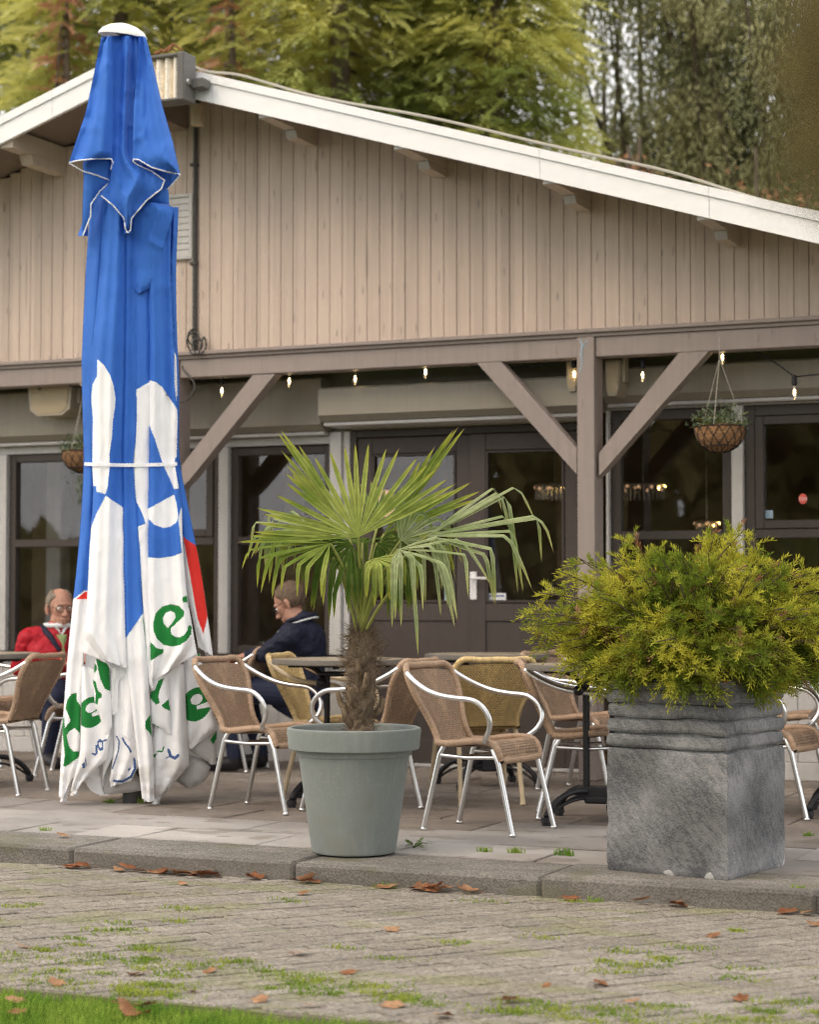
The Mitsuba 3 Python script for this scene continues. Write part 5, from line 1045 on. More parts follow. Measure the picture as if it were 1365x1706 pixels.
# ================================================================ the closed parasol
AX = at(215, 800, 8.5); AX[2] = 0.0
_n2 = np.array([AX[0], AX[1], 0]); _n2 /= np.linalg.norm(_n2); D0 = float(AX @ _n2)
LAT = np.array([_n2[1], -_n2[0], 0.0])
def pw(u, v, d):
    """points of the parasol: u, v as measured in the survey, d metres behind the pole"""
    u, v, d = np.broadcast_arrays(np.asarray(u, float), np.asarray(v, float), np.asarray(d, float))
    r = FW + ((u - U0) / FOC)[..., None] * RT + ((V0 - v) / FOC)[..., None] * U3
    return CAM + r * ((D0 + d) / (r @ _n2))[..., None]
def hw(v): return np.interp(v, [40, 60, 270, 390, 450, 600, 770, 830, 900, 1000, 1090, 1330], [.11, .125, .27, .21, .205, .23, .222, .24, .275, .315, .355, .375])
PARA = nm('parasol'); tag(PARA, 'large closed blue and white advertising parasol with green lettering and a white strap', 'parasol')
class Panel:
    def __init__(s, outline, k, bulge, folds=(), seed=0, tilt=0.0, amp=.010, dadd=0.0):
        s.poly = Polygon(outline).buffer(0); s.k, s.bulge, s.folds, s.seed, s.tilt, s.amp, s.dadd = k, bulge, folds, seed, tilt, amp, dadd
        if seed < 11: s.amp, s.folds = min(amp, .006), tuple((a, b * .7, c) for a, b, c in folds)
        u0, v0, u1, v1 = s.poly.bounds; s.vs = np.linspace(v0 + .5, v1 - .5, 160); L, R = [], []
        for v in s.vs:
            x = s.poly.intersection(LineString([(u0 - 5, v), (u1 + 5, v)])); b = x.bounds
            L.append(b[0] if b else np.nan); R.append(b[2] if b else np.nan)
        ker = np.ones(17) / 17
        sm = lambda a: np.convolve(np.pad(np.array(a), 8, 'edge'), ker, 'valid')
        s.L, s.R = sm(np.nan_to_num(np.array(L), nan=np.nanmean(L))), sm(np.nan_to_num(np.array(R), nan=np.nanmean(R)))
    def depth(s, u, v):
        l, r = np.interp(v, s.vs, s.L), np.interp(v, s.vs, s.R); q = np.clip((u - l) / np.maximum(r - l, 3), 0, 1); h = hw(v)
        W = np.clip((r - l) / 341, .03, .3)
        kk = np.interp(v, [s.vs[0], s.vs[-1]], s.k) if isinstance(s.k, tuple) else s.k
        d = -kk * h + s.dadd - s.bulge * np.sqrt(np.clip(1 - (2 * q - 1) ** 2, 0, 1)) * (W / .2) ** .7 + s.tilt * (q - .5) * W
        for (n_, a_, ph) in s.folds: d = d + a_ * np.sin(2 * np.pi * (n_ * q + ph + .0006 * (v - 600)))
        w = meshkit.fbm(np.stack([u / 17.0 + s.seed, v / 120.0, u * 0], -1), 3, s.seed) - .5
        w2 = meshkit.fbm(np.stack([u / 45.0 + v / 60.0 + s.seed, v / 38.0 - u / 50.0, u * 0], -1), 3, s.seed + 5) - .5
        w3 = np.abs(meshkit.fbm(np.stack([u / 34.0 + v / 95.0 + s.seed * 2.3, v / 60.0 - u / 75.0, u * 0], -1), 2, s.seed + 9) - .5)
        return d + s.amp * w * 1.3 + s.amp * w2 * .9 - s.amp * (1.5 if s.seed > 16 else .7) * np.clip(.09 - w3, 0, .09) * 6
    def mesh(s, poly, off=0.0, step=3.6):
        poly = poly.intersection(s.poly)
        Vs, Fs, n = [], [], 0
        for g in getattr(poly, 'geoms', [poly]):
            if g.geom_type != 'Polygon' or g.area < 2: continue
            pts = []
            for ring in [g.exterior, *g.interiors]:
                m = max(6, int(ring.length / (step * .8))); pts += [ring.interpolate(t, normalized=True).coords[0] for t in np.linspace(0, 1, m, endpoint=False)]
                pts += list(ring.coords)[:-1]
            u0, v0, u1, v1 = g.bounds; gu, gv = np.meshgrid(np.arange(u0, u1, step), np.arange(v0, v1, step * 1.6)); gu = gu + (np.arange(gu.shape[0])[:, None] % 2) * step / 2
            ins = contains_xy(g.buffer(-step * .35), gu.ravel(), gv.ravel()); P_ = np.vstack([np.array(pts), np.c_[gu.ravel(), gv.ravel()][ins]])
            P_ = np.unique(np.round(P_, 3), axis=0); tri = Delaunay(P_).simplices; c = P_[tri].mean(1)
            tri = tri[contains_xy(g.buffer(.02), c[:, 0], c[:, 1])]
            Vs.append(P_); Fs.append(tri + n); n += len(P_)
        if not Vs: return None
        P_ = np.vstack(Vs); return pw(P_[:, 0], P_[:, 1], s.depth(P_[:, 0], P_[:, 1]) + off), np.vstack(Fs)
    def sides(s, va=-1e9, vb=1e9):
        """the cloth turned back into the fold at both upright edges"""
        v = np.linspace(max(s.vs[0], va), min(s.vs[-1], vb), 60); out = []
        for e, sg in ((s.L, 1), (s.R, -1)):
            u = np.interp(v, s.vs, e); d = s.depth(u, v); rows = np.stack([pw(u + sg * .8, v, d + .0008), pw(u - sg * .4, v, d + .012), pw(u + sg * 2.5, v, d + .030), pw(u + sg * 9, v, d + .052)], 1).reshape(-1, 3)
            i, j = np.meshgrid(np.arange(59), np.arange(3), indexing='ij'); q = np.stack([i * 4 + j, i * 4 + j + 1, (i + 1) * 4 + j + 1, (i + 1) * 4 + j], -1).reshape(-1, 4)
            out.append((rows, q))
        return out
PANELS = []
def panel(name, outline, mat, prints=(), k=.7, bulge=.05, side=True, **kw):
    split = kw.pop('split', None)
    p = Panel(outline, k, bulge, **kw); key = f'{PARA}__{pn(name)}'; PANELS.append(p)
    left, regs = p.poly, []                                     # the printed cloth is cut into regions of one colour each
    for nm_, pts, m in reversed(prints):
        pl = (pts if hasattr(pts, 'geoms') or isinstance(pts, Polygon) else Polygon(pts)).buffer(0); regs.append((nm_, pl.intersection(left).buffer(.12), m)); left = left.difference(pl)
    g = [q for q in [p.mesh(left.buffer(.12))] if q is not None]
    two = {'mat_cloth_white': [], mat: []}
    if side: 
        for va, vb, m in split or ((-1e9, 1e9, mat),): two.setdefault(m, []).extend(p.sides(va, vb))
    put(key, cat(*g, *two.pop(mat)), mat, smooth=True)
    for m, q in two.items():
        if q: put(pn(f'{key}__turned_edge'), cat(*q), m, smooth=True)
    for nm_, pl, m in regs:
        q = p.mesh(pl, step=1.5 if pl.area < 700 else 3.0)
        if q is not None: put(pn(f'{key}__{nm_}'), q, m, smooth=True)
    return p
Z7 = lambda pts: [(90 + x / 3.879, 560 + y / 3.879) for x, y in pts]
Z8 = lambda pts: [(90 + x / 4.375, 960 + y / 4.375) for x, y in pts]
Z6 = lambda pts: [(80 + x / 3.71, 20 + y / 3.71) for x, y in pts]
BL, WH, RD, GR, IN = 'mat_cloth_blue', 'mat_cloth_white', 'mat_cloth_red', 'mat_cloth_green', 'mat_cloth_ink'
def letter(c, cx, cy, h, ang=-14, shear=.18, wide=1.0):
    """a heavy slab letter with its lower left corner at cx, cy (survey units), height h"""
    S = {'e': None, 'H': [[(0, 0), (.34, 0), (.34, .12), (.26, .14), (.26, .42), (.55, .42), (.55, .14), (.47, .12), (.47, 0), (.84, 0), (.84, .12), (.77, .14), (.77, .86), (.84, .88), (.84, 1), (.47, 1), (.47, .88), (.55, .86), (.55, .58), (.26, .58), (.26, .86), (.34, .88), (.34, 1), (0, 1), (0, .88), (.05, .86), (.05, .14), (0, .12)]],
         'i': [[(0, 0), (.36, 0), (.36, .1), (.28, .12), (.28, .72), (0, .68), (0, .6), (.08, .58), (.08, .12), (0, .1)]], 'n': [[(0, 0), (.34, 0), (.34, .1), (.27, .12), (.27, .5), (.4, .58), (.45, .5), (.45, .12), (.4, .1), (.4, 0), (.74, 0), (.74, .1), (.66, .12), (.66, .55), (.5, .74), (.27, .62), (.27, .72), (0, .68), (0, .6), (.07, .58), (.07, .12), (0, .1)]],
         'k': [[(0, 0), (.32, 0), (.32, .1), (.26, .12), (.26, .3), (.45, .1), (.42, 0), (.78, 0), (.78, .1), (.7, .12), (.42, .42), (.62, .6), (.7, .62), (.7, .7), (.38, .7), (.38, .62), (.43, .6), (.26, .42), (.26, 1), (0, .97), (0, .9), (.06, .88), (.06, .12), (0, .1)]]}
    if c == 'e':
        a = Point(.36, .36).buffer(.36); hole = affinity.scale(Point(.37, .47).buffer(.15), 1.05, .85); gap = Polygon([(.36, .335), (.80, .40), (.80, .20), (.62, .23), (.36, .235)])
        g = a.difference(hole).difference(gap)
    elif c == 'i': g = Polygon(S['i'][0]).union(affinity.scale(Point(.17, .9).buffer(.13), 1.1, .9))
    else: g = Polygon(S[c][0])
    g = affinity.affine_transform(g.buffer(.012), [h * wide, h * shear, 0, -h, 0, 0]); g = affinity.rotate(g, ang, origin=(0, 0))
    return affinity.translate(g, cx, cy)
# star shaped core of gathered cloth behind the visible folds
def core(v0, v1, f0, f1, mat, name, hem=False):
    vs_ = np.linspace(v0, v1, 50); th = np.linspace(0, 2 * np.pi, 145)
    def fn(Vg, Tg):
        h = hw(Vg) * (f0 + (f1 - f0) * (Vg - v0) / (v1 - v0)); vv = Vg
        if hem: vv = np.where(Vg > v1 - 140, Vg - (Vg - (v1 - 140)) * (.45 + .45 * np.cos(4 * Tg + .6)) * .8, Vg)
        r = h * (1 + .16 * np.cos(11 * Tg + .004 * Vg) + .07 * np.cos(5 * Tg + 1)); return pw(215 + 341 * r * np.cos(Tg), vv, r * np.sin(Tg))
    V, F = grid(fn, vs_, th); put(f'{PARA}__{name}', (V, F), mat, smooth=True)
core(60, 880, .50, .58, BL, 'canopy'); core(845, 1325, .58, .50, WH, 'canopy_hem', True)
# ---- lower, inner layers first (furthest back), then the front folds
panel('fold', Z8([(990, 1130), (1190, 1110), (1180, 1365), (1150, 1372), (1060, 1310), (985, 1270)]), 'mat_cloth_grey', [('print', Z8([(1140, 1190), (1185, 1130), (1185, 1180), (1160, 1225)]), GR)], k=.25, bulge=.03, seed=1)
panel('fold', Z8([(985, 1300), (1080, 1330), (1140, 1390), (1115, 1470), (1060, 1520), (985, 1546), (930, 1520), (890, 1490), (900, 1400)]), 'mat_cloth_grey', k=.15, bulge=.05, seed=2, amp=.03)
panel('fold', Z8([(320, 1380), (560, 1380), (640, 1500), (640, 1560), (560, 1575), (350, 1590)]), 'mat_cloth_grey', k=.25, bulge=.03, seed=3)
panel('fold', Z8([(400, 640), (540, 640), (650, 1240), (640, 1330), (560, 1490), (415, 1535), (405, 1480), (440, 1250), (430, 1000)]), WH,
      [('ring_print', LineString(Z8([(440, 1490), (500, 1495), (560, 1460), (590, 1400), (585, 1330)])).buffer(2.0), IN), ('ring_print', LineString(Z8([(500, 1180), (520, 1220), (550, 1255), (560, 1280)])).buffer(1.6), IN), ('ring_print', LineString(Z8([(425, 1400), (450, 1330), (470, 1270), (475, 1200), (455, 1165)])).buffer(1.1), IN), ('ring_print', LineString(Z8([(515, 990), (530, 960), (558, 945)])).buffer(1.1), IN), ('print', Z8([(535, 1410), (560, 1385), (562, 1398), (545, 1424)]), IN)], k=.48, bulge=.04, seed=4, folds=((2.2, .012, .2),), amp=.014)
panel('fold', Z8([(415, 640), (530, 670), (527, 720), (470, 760), (465, 980), (430, 1010), (405, 960)]), WH, k=.56, bulge=.03, seed=5, folds=((1.5, .008, 0),))
i_ = Z8([(300, 600), (400, 640), (425, 1090), (385, 1190), (360, 1110), (330, 1010), (300, 950), (285, 800)])
panel('fold', i_, WH, [('letter', Point(*Z8([(272, 668)])[0]).buffer(9.5), GR), ('letter', Z8([(305, 600), (385, 630), (410, 680), (418, 780), (410, 835), (370, 820), (335, 740)]), GR), ('letter', Z8([(280, 745), (305, 770), (318, 830), (350, 860), (345, 885), (325, 890), (318, 935), (300, 925), (305, 850), (285, 780)]), GR)], k=.60, bulge=.035, seed=6)
panel('fold', Z8([(200, 640), (300, 680), (420, 1080), (385, 1330), (200, 1500), (150, 1600), (120, 1560), (190, 1300), (200, 1000)]), WH,
      [('letter', letter('e', *Z8([(185, 1128)])[0], 66, -18, .2, 1.0), GR), ('letter', Z8([(420, 1080), (452, 1090), (440, 1240), (418, 1235)]), GR),
       ('print', LineString(Z8([(283, 1292), (300, 1300), (312, 1285), (308, 1235)])).buffer(1.7), IN), ('print', Polygon(LineString(Z8([(322, 1235), (335, 1265), (352, 1258), (350, 1205), (335, 1192), (322, 1205), (322, 1235)])).buffer(1.7).exterior.coords, [LineString(Z8([(330, 1215), (337, 1245), (345, 1240), (343, 1213)])).buffer(1.2).exterior.coords]), IN), ('print', LineString(Z8([(360, 1200), (380, 1192)])).buffer(1.4), IN), ('print', Z8([(203, 1370), (222, 1350), (228, 1395), (210, 1400)]), IN), ('print', LineString(Z8([(228, 1325), (235, 1380)])).buffer(.8), IN)], k=.52, bulge=.03, seed=7, folds=((1.4, .014, .1),))
panel('fold', Z8([(945, 560), (1060, 560), (1200, 1110), (990, 1262), (965, 1180)]), WH, [('letter', letter('e', *Z8([(930, 1075)])[0], 74, -12, .2, .95), GR), ('print', Z8([(1046, 550), (1075, 570), (1072, 590), (1046, 592)]), GR)], k=.35, bulge=.05, seed=8, folds=((1.2, .012, .3),))
panel('fold', Z8([(800, 640), (945, 640), (965, 1060), (985, 1375), (735, 1672), (722, 1500), (720, 1190)]), WH, [('print', Z8([(720, 1300), (750, 1290), (735, 1325)]), GR), ('print', LineString(Z8([(755, 1275), (790, 1275), (800, 1245)])).buffer(1.3), GR), ('print', LineString(Z8([(835, 1265), (850, 1310), (880, 1325), (905, 1305)])).buffer(2.4), IN), ('print', LineString(Z8([(815, 1325), (845, 1310)])).buffer(1.0), IN)], k=.50, bulge=.05, seed=9, folds=((1.6, .016, .15),))
panel('fold', Z8([(730, 700), (830, 700), (850, 970), (857, 1155), (790, 1120), (715, 1075), (700, 900)]), WH, [('letter', Z8([(697, 850), (735, 830), (760, 760), (805, 738), (770, 830), (760, 880), (772, 920), (745, 935), (700, 885)]), GR), ('letter', Z8([(785, 940), (835, 895), (848, 980), (800, 960)]), GR), ('letter', Z8([(715, 1070), (770, 1100), (735, 1130), (710, 1105)]), GR)], k=.62, bulge=.035, seed=10)
# ---- front folds
panel('fold', [(184, 302), (166, 318), (152, 340), (148, 380), (143, 450), (136, 600), (138, 700), (141, 770), (136, 850), (131, 920), (122, 1000), (113, 1090), (105, 1200), (98, 1325), (103, 1336), (117, 1300), (131, 1285), (134, 1200), (138, 1090), (147, 1050), (152, 960), (162, 900), (168, 770), (174, 600), (176, 450)], WH,
      [('print', [(100, 290), (190, 290), (190, 984), (140, 984), (124, 997), (100, 1003)], BL), ('print', [(127, 998), (142, 986), (160, 984), (160, 998)], RD),
       ('letter', Z8([(55, 1060), (75, 1020), (95, 900), (130, 855), (165, 850), (165, 905), (185, 930), (200, 960), (202, 1060), (190, 1145), (150, 1105), (110, 1130), (92, 1160), (110, 1240), (140, 1275), (185, 1275), (178, 1320), (80, 1388), (68, 1380), (78, 1300), (62, 1140)]), GR), ('letter', Z8([(85, 965), (122, 1050), (80, 1105), (75, 1010)]), WH)], split=((0, 990, BL), (990, 2e3, WH)), k=.34, bulge=.055, seed=11, folds=((1.3, .010, .1),), tilt=-.3)
panel('fold', [(302, 345), (289, 345), (284, 450), (286, 560), (290, 640), (289, 770), (298, 850), (303, 900), (312, 985), (325, 1050), (331, 1079), (355, 1093), (349, 1050), (342, 1000), (336, 960), (326, 905), (318, 870), (309, 820), (298, 772), (297, 700), (294, 600), (289, 520), (287, 450), (290, 345)], BL,
      [('print', [(305, 893), (309, 898), (328, 911), (342, 960), (360, 1100), (320, 1100), (300, 900)], WH), ('print', [(305, 893), (310, 898), (330, 911), (343, 960), (346, 1010), (346, 1026), (339, 1056), (329, 1030), (318, 966)], RD), ('print', [(288, 580), (296, 600), (296, 660), (293, 660)], WH)], split=((0, 893, BL), (893, 2e3, WH)), k=.30, bulge=.05, seed=12, tilt=.3)
panel('fold', [(240, 345), (240, 450), (244, 520), (246, 600), (246, 770), (245, 872), (246, 1000), (249, 1080), (252, 1137), (290, 1112), (328, 1088), (318, 1030), (310, 985), (304, 900), (303, 850), (297, 800), (294, 770), (296, 700), (293, 640), (290, 590), (287, 520), (283, 450), (286, 345)], BL,
      [('print', [(246.5, 633), (260, 637), (270.5, 645), (288, 671), (300, 690), (300, 760), (291.5, 763), (291, 774), (298, 814), (290, 815), (283, 798), (270.5, 771), (258, 731), (246.5, 703), (240, 690), (240, 634)], WH),
       ('print', [(240, 853), (244.7, 849), (290, 824), (294, 838), (297, 861), (293.7, 870.6), (283, 878), (273, 879.7), (257.6, 874.5), (247, 864), (240, 860)], WH),
       ('print', [(290, 575), (300, 575), (300, 670), (294, 668), (291, 640)], WH),
       ('print', [(240, 927), (246, 928.5), (265, 930), (286, 927), (303, 921), (297, 863), (303, 843), (320, 860), (340, 1100), (250, 1145), (235, 1000)], WH),
       ('letter', Polygon(Z8([(722, 345), (740, 270), (790, 220), (850, 203), (910, 215), (950, 255), (945, 290), (895, 340), (850, 380), (855, 420), (880, 440), (915, 445), (950, 425), (975, 390), (975, 365), (990, 355), (1005, 365), (1000, 420), (970, 465), (920, 500), (860, 512), (800, 500), (750, 455), (725, 400)]), [Z8([(792, 305), (815, 265), (850, 252), (880, 265), (886, 300), (862, 340), (830, 376), (800, 345)])]), GR),
       ('letter', Z8([(935, 155), (980, 132), (992, 200), (1003, 272), (978, 220), (972, 188), (940, 190)]), GR),
       ('letter', Z8([(700, 480), (715, 490), (750, 525), (797, 530), (800, 555), (720, 605), (700, 615)]), GR)], split=((0, 925, BL), (925, 2e3, WH)), k=.66, bulge=.05, seed=13, folds=((1.1, .020, .45), (2.8, .008, .1)), amp=.010)
panel('fold', [(222, 345), (224, 500), (226, 650), (226, 720), (221, 770), (226, 830), (229, 870), (233, 930), (240, 1030), (244, 1100), (249, 1140), (256, 1150), (253, 1080), (250, 1000), (248, 872), (250, 770), (250, 600), (248, 500), (245, 345)], BL,
      [('print', [(215, 657), (228, 649), (247, 638), (260, 630), (260, 800), (248, 860), (247, 872), (243, 873), (237, 855), (227, 835), (221, 772), (226, 740), (228, 700), (228, 660)], WH), ('print', [(220, 882), (230, 877.5), (243, 872), (260, 866), (262, 1160), (235, 1160), (232, 930)], WH)], split=((0, 650, BL), (650, 2e3, WH)), k=.72, bulge=.03, seed=14)
panel('fold', [(204, 345), (204, 400), (204, 600), (203, 770), (204, 845), (206, 950), (209, 1063), (212, 1120), (222, 1200), (232, 1290), (237, 1330), (247, 1336), (257, 1334), (256, 1270), (251, 1200), (247, 1110), (239, 1025), (234, 900), (230, 870), (227, 830), (222, 770), (227, 720), (229, 650), (228, 600), (227, 400), (227, 345)], WH,
      [('print', [(195, 340), (240, 340), (240, 1020), (236.5, 1024), (209, 1064), (195, 1090)], BL), ('letter', Z8([(645, 300), (680, 370), (705, 450), (716, 500), (718, 660), (685, 686), (680, 640), (662, 450)]), GR), ('letter', Z8([(700, 1010), (715, 1040), (712, 1170), (690, 1130), (665, 1110), (665, 1060)]), GR)], split=((0, 1062, BL), (1062, 2e3, WH)), k=.70, bulge=.035, seed=15, folds=((1.5, .008, .3),))
panel('fold', [(182, 300), (172, 345), (166, 450), (158, 540), (150, 600), (151, 700), (153, 770), (156, 815), (153, 870), (149, 920), (146, 1000), (135, 1086), (170, 1098), (211, 1113), (209, 1060), (208, 1000), (207, 900), (205, 845), (205, 770), (206, 700), (209, 600), (211, 450), (210, 345), (211, 300)], BL,
      [('print', Z7([(280, 150), (320, 185), (360, 250), (385, 320), (398, 400), (395, 460), (380, 550), (375, 650), (358, 760), (360, 840), (345, 980), (332, 1022), (275, 1005), (272, 970), (245, 968), (248, 840), (250, 640), (252, 530), (243, 430), (243, 380), (250, 310), (278, 260)]), WH),
       ('print', [(176, 826), (203, 844), (215, 850), (215, 1130), (125, 1100), (140, 1000), (150, 890), (154, 874), (160, 857), (168, 842)], WH), ('print', [(140, 868), (149, 870), (154, 876), (150, 905), (140, 910)], WH)], split=((0, 868, BL), (868, 2e3, WH)), k=.74, bulge=.045, seed=16, folds=((1.0, .022, .2), (2.6, .010, .1)), amp=.010)
# upper cover edge visible under the top flounce on the right
panel('fold', Z6([(520, 1250), (600, 1170), (640, 1178), (740, 1195), (780, 1210), (765, 1290), (715, 1440), (690, 1600), (640, 1706), (560, 1740), (515, 1700), (510, 1400)]), BL, k=.84, bulge=.014, seed=17, folds=((.8, .012, .4),), amp=.018, tilt=-.12)
panel('fold', Z6([(690, 1080), (745, 1100), (750, 1195), (690, 1185), (605, 1172), (640, 1120)]), BL, k=.80, bulge=.02, seed=18, side=False)
# ---- the top flounce with its white piping
fl = []
def flounce(out, **kw): p = panel('flounce', out, BL, **kw); fl.append(p); return p
pa = flounce(Z6([(215, 950), (230, 890), (390, 890), (388, 1040), (380, 1055), (320, 1110), (265, 1190), (263, 1260), (215, 1388), (212, 1300), (222, 1000)]), k=.72, bulge=.03, seed=20)
pb = flounce(Z6([(700, 900), (815, 1005), (800, 1030), (755, 1080), (712, 1122), (690, 1060), (640, 965), (600, 935)]), k=.62, bulge=.02, seed=21)
pc_ = flounce(Z6([(385, 150), (402, 400), (402, 900), (385, 1050), (325, 1135), (400, 1195), (470, 1275), (478, 1340), (490, 1372), (512, 1350), (515, 1275), (610, 1165), (700, 1095), (722, 1040), (640, 985), (560, 950), (522, 925), (530, 600), (565, 150)]), k=(.42, 1.16), bulge=.030, seed=22, folds=((1.6, .030, .1), (3.1, .010, .3)), amp=.016)
pd = flounce(Z6([(330, 158), (290, 360), (235, 620), (130, 932), (185, 918), (300, 906), (392, 908), (403, 930), (404, 700), (402, 400), (390, 150)]), k=.98, bulge=.045, seed=23, folds=((1.2, .022, .3), (2.7, .007, .0)), amp=.016)
pe = flounce(Z6([(562, 150), (545, 400), (530, 600), (522, 905), (530, 922), (570, 925), (640, 962), (720, 985), (817, 1006), (770, 800), (700, 560), (650, 330), (605, 158)]), k=.98, bulge=.045, seed=24, folds=((1.1, .024, .1), (2.4, .007, .2)), amp=.016)
def piping(p, pts, off=-.0062, r=.0036):
    q = np.array(LineString(Z6(pts)).segmentize(3).coords); d = p.depth(q[:, 0], q[:, 1]) + off
    put(pn(f'{PARA}__piping'), tube(pw(q[:, 0], q[:, 1], d), r, 7), WH, True)
piping(pd, [(130, 933), (185, 920), (300, 908), (392, 910), (402, 930), (390, 975)])
piping(pa, [(130, 936), (215, 985), (300, 1010), (383, 1042), (378, 1056), (320, 1110), (266, 1190), (264, 1262), (216, 1385)])
piping(pc_, [(328, 1136), (400, 1195), (470, 1276), (479, 1340), (492, 1368), (510, 1350), (515, 1278), (610, 1165), (700, 1096), (720, 1042), (640, 985), (560, 950), (524, 926)])
piping(pe, [(524, 922), (530, 912), (560, 915), (640, 962), (720, 985), (815, 1006)])
piping(pb, [(815, 1008), (800, 1030), (755, 1080), (714, 1120)])
# white disc cap
cc = pw(205, 55, 0.0); cp = lathe([(0, .044), (.03, .042), (.07, .031), (.105, .010), (.121, -.012), (.122, -.020), (.116, -.022), (.10, -.012), (0, -.010)], 48)
Rt = trimesh.transformations.rotation_matrix(.16, [0, 1, 0])[:3, :3] @ trimesh.transformations.rotation_matrix(.06, [1, 0, 0])[:3, :3]
put(f'{PARA}__cap', (cp[0] @ Rt.T + cc, cp[1]), 'mat_cap', 40)
put(f'{PARA}__pole', cat(tube([AX + [0, 0, .30], AX + [0, 0, 3.70]], .028, 16)), 'mat_darkgrey', True)
_bs = onz(229, 1333)
put(f'{PARA}__foot', lathe([(0, .0), (.046, .0), (.046, .34), (.03, .36), (0, .36)], 20, (AX[0] + .04, AX[1] - .02, 0)), 'mat_darkgrey', 40)
# the strap, laid round the folds it ties
us = np.linspace(141.5, 294, 60); dd_ = np.full(60, .0); allp = [Panel]
_pan = []
def _front(u):
    return -.80 * hw(772.0) - .055 * np.sqrt(np.clip(1 - ((u - 217) / 80) ** 2, 0, 1)) + .16 * (np.abs(u - 217) / 78) ** 3
def _front(u):
    ds = [float(p.depth(np.array([u + e]), np.array([773.0]))[0]) for p in PANELS for e in (-3, 0, 3) if p.poly.contains(Point(u + e, 773))]
    return min(ds) - .006 if ds else -.3 * hw(773)
fd = np.array([_front(u) for u in us]); fd = np.minimum(fd, np.convolve(np.pad(fd, 2, 'edge'), np.ones(5) / 5, 'valid'))
fr = np.array([pw(u, 773 + 2 * math.sin((u - 141) / 48), d) for u, d in zip(us, fd)]); th = np.linspace(0, np.pi, 24)[1:-1]
bk_ = np.array([pw(217 + 77 * math.cos(t), 773, -.0 + .20 * math.sin(t)) for t in th])
loop = np.vstack([fr, bk_, fr[:1]]); ct = loop.mean(0); rows = []
for q in loop:
    o = q - ct; o[2] = 0; o /= np.linalg.norm(o); rows += [q + [0, 0, .0085], q + o * .003 + [0, 0, .0085], q + o * .003 - [0, 0, .0085], q - [0, 0, .0085]]
rows = np.array(rows); n = len(loop); i, j = np.meshgrid(np.arange(n - 1), np.arange(3), indexing='ij')
put(f'{PARA}__strap', (rows, np.stack([i * 4 + j, i * 4 + j + 1, (i + 1) * 4 + j + 1, (i + 1) * 4 + j], -1).reshape(-1, 4)), WH)

# ================================================================ the two seated men
def head(c, f, u, key, hair, glasses, bald):
    f = unit(np.asarray(f, float)); u = unit(np.asarray(u, float) - f * (np.asarray(u, float) @ f)); s = np.cross(u, f); R = np.stack([f, s, u], 1)
    L = lambda a, b, d: np.asarray(c) + R @ np.array([a, b, d])
    parts_ = [ellip(L(-.012, 0, .030), .093, .074, .088, R), ellip(L(.030, 0, -.055), .056, .052, .058, R), ellip(L(.045, 0, -.005), .045, .058, .065, R), ellip(L(.062, 0, -.092), .022, .024, .018, R)]
    ball = np.asarray(Manifold.sphere(1, 14).to_mesh().vert_properties[:, :3])
    hp = lambda pts: Manifold.hull_points(np.vstack([ball * r + L(*p) for p, r in pts]))
    parts_ += [hp([((.080, 0, .018), .008), ((.108, 0, -.030), .011), ((.088, .013, -.034), .008), ((.088, -.013, -.034), .008)]), hp([((.075, .034, .030), .011), ((.086, 0, .034), .010), ((.075, -.034, .030), .011)]),
               hp([((.084, .018, -.060), .008), ((.090, 0, -.058), .008), ((.084, -.018, -.060), .008)]), hp([((.080, .016, -.073), .008), ((.086, 0, -.073), .008), ((.080, -.016, -.073), .008)])]
    for q in (-1, 1): parts_ += [hp([((-.008, q * .078, .012), .012), ((-.014, q * .082, -.008), .011), ((-.004, q * .076, -.034), .008)])]
    m = Manifold.batch_boolean(parts_, m3.OpType.Add).refine_to_length(.008).to_mesh(); t = trimesh.Trimesh(m.vert_properties[:, :3], m.tri_verts, process=True); trimesh.smoothing.filter_taubin(t, iterations=6)
    for q in (-1, 1): put(pn(f'{key}__eye'), sph(L(.073, q * .031, .006), .0115, 16), 'mat_shirt', True); put(pn(f'{key}__iris'), sph(L(.0815, q * .031, .005), .0045, 8), 'mat_black', True)
    hs = ellip(L(-.016, 0, .034), .098, .081, .093, R); cut = ellip(L(.085, 0, -.02), .10, .13, .115, R); low = ellip(L(.03, 0, -.12), .13, .13, .10, R)
    h = hs - cut - low
    if bald: h = h - ellip(L(.03, 0, .12), .11, .055, .085, R)
    h = h.refine_to_length(.008).to_mesh(); ht = trimesh.Trimesh(h.vert_properties[:, :3], h.tri_verts, process=True); hv = ht.vertices + (meshkit.noise(ht.vertices * 120)[:, None] - .4) * ht.vertex_normals * .005
    put(f'{key}__hair', (hv, ht.faces), hair, 60)
    if glasses:
        rings = [tube([L(.094, q * .032 + .024 * math.cos(a), .004 + .019 * math.sin(a)) for a in np.linspace(0, 2 * np.pi, 21)], .0024, 6, False) for q in (-1, 1)]
        put(f'{key}__glasses', cat(*rings, tube([L(.094, -.008, .008), L(.099, 0, .011), L(.094, .008, .008)], .0024, 6), *[tube([L(.094, q * .056, .01), L(.07, q * .076, .012), L(-.01, q * .084, .012)], .002, 5) for q in (-1, 1)]), 'mat_black', True)
    put(f'{key}__head', (t.vertices, t.faces), 'mat_skin', True); return L
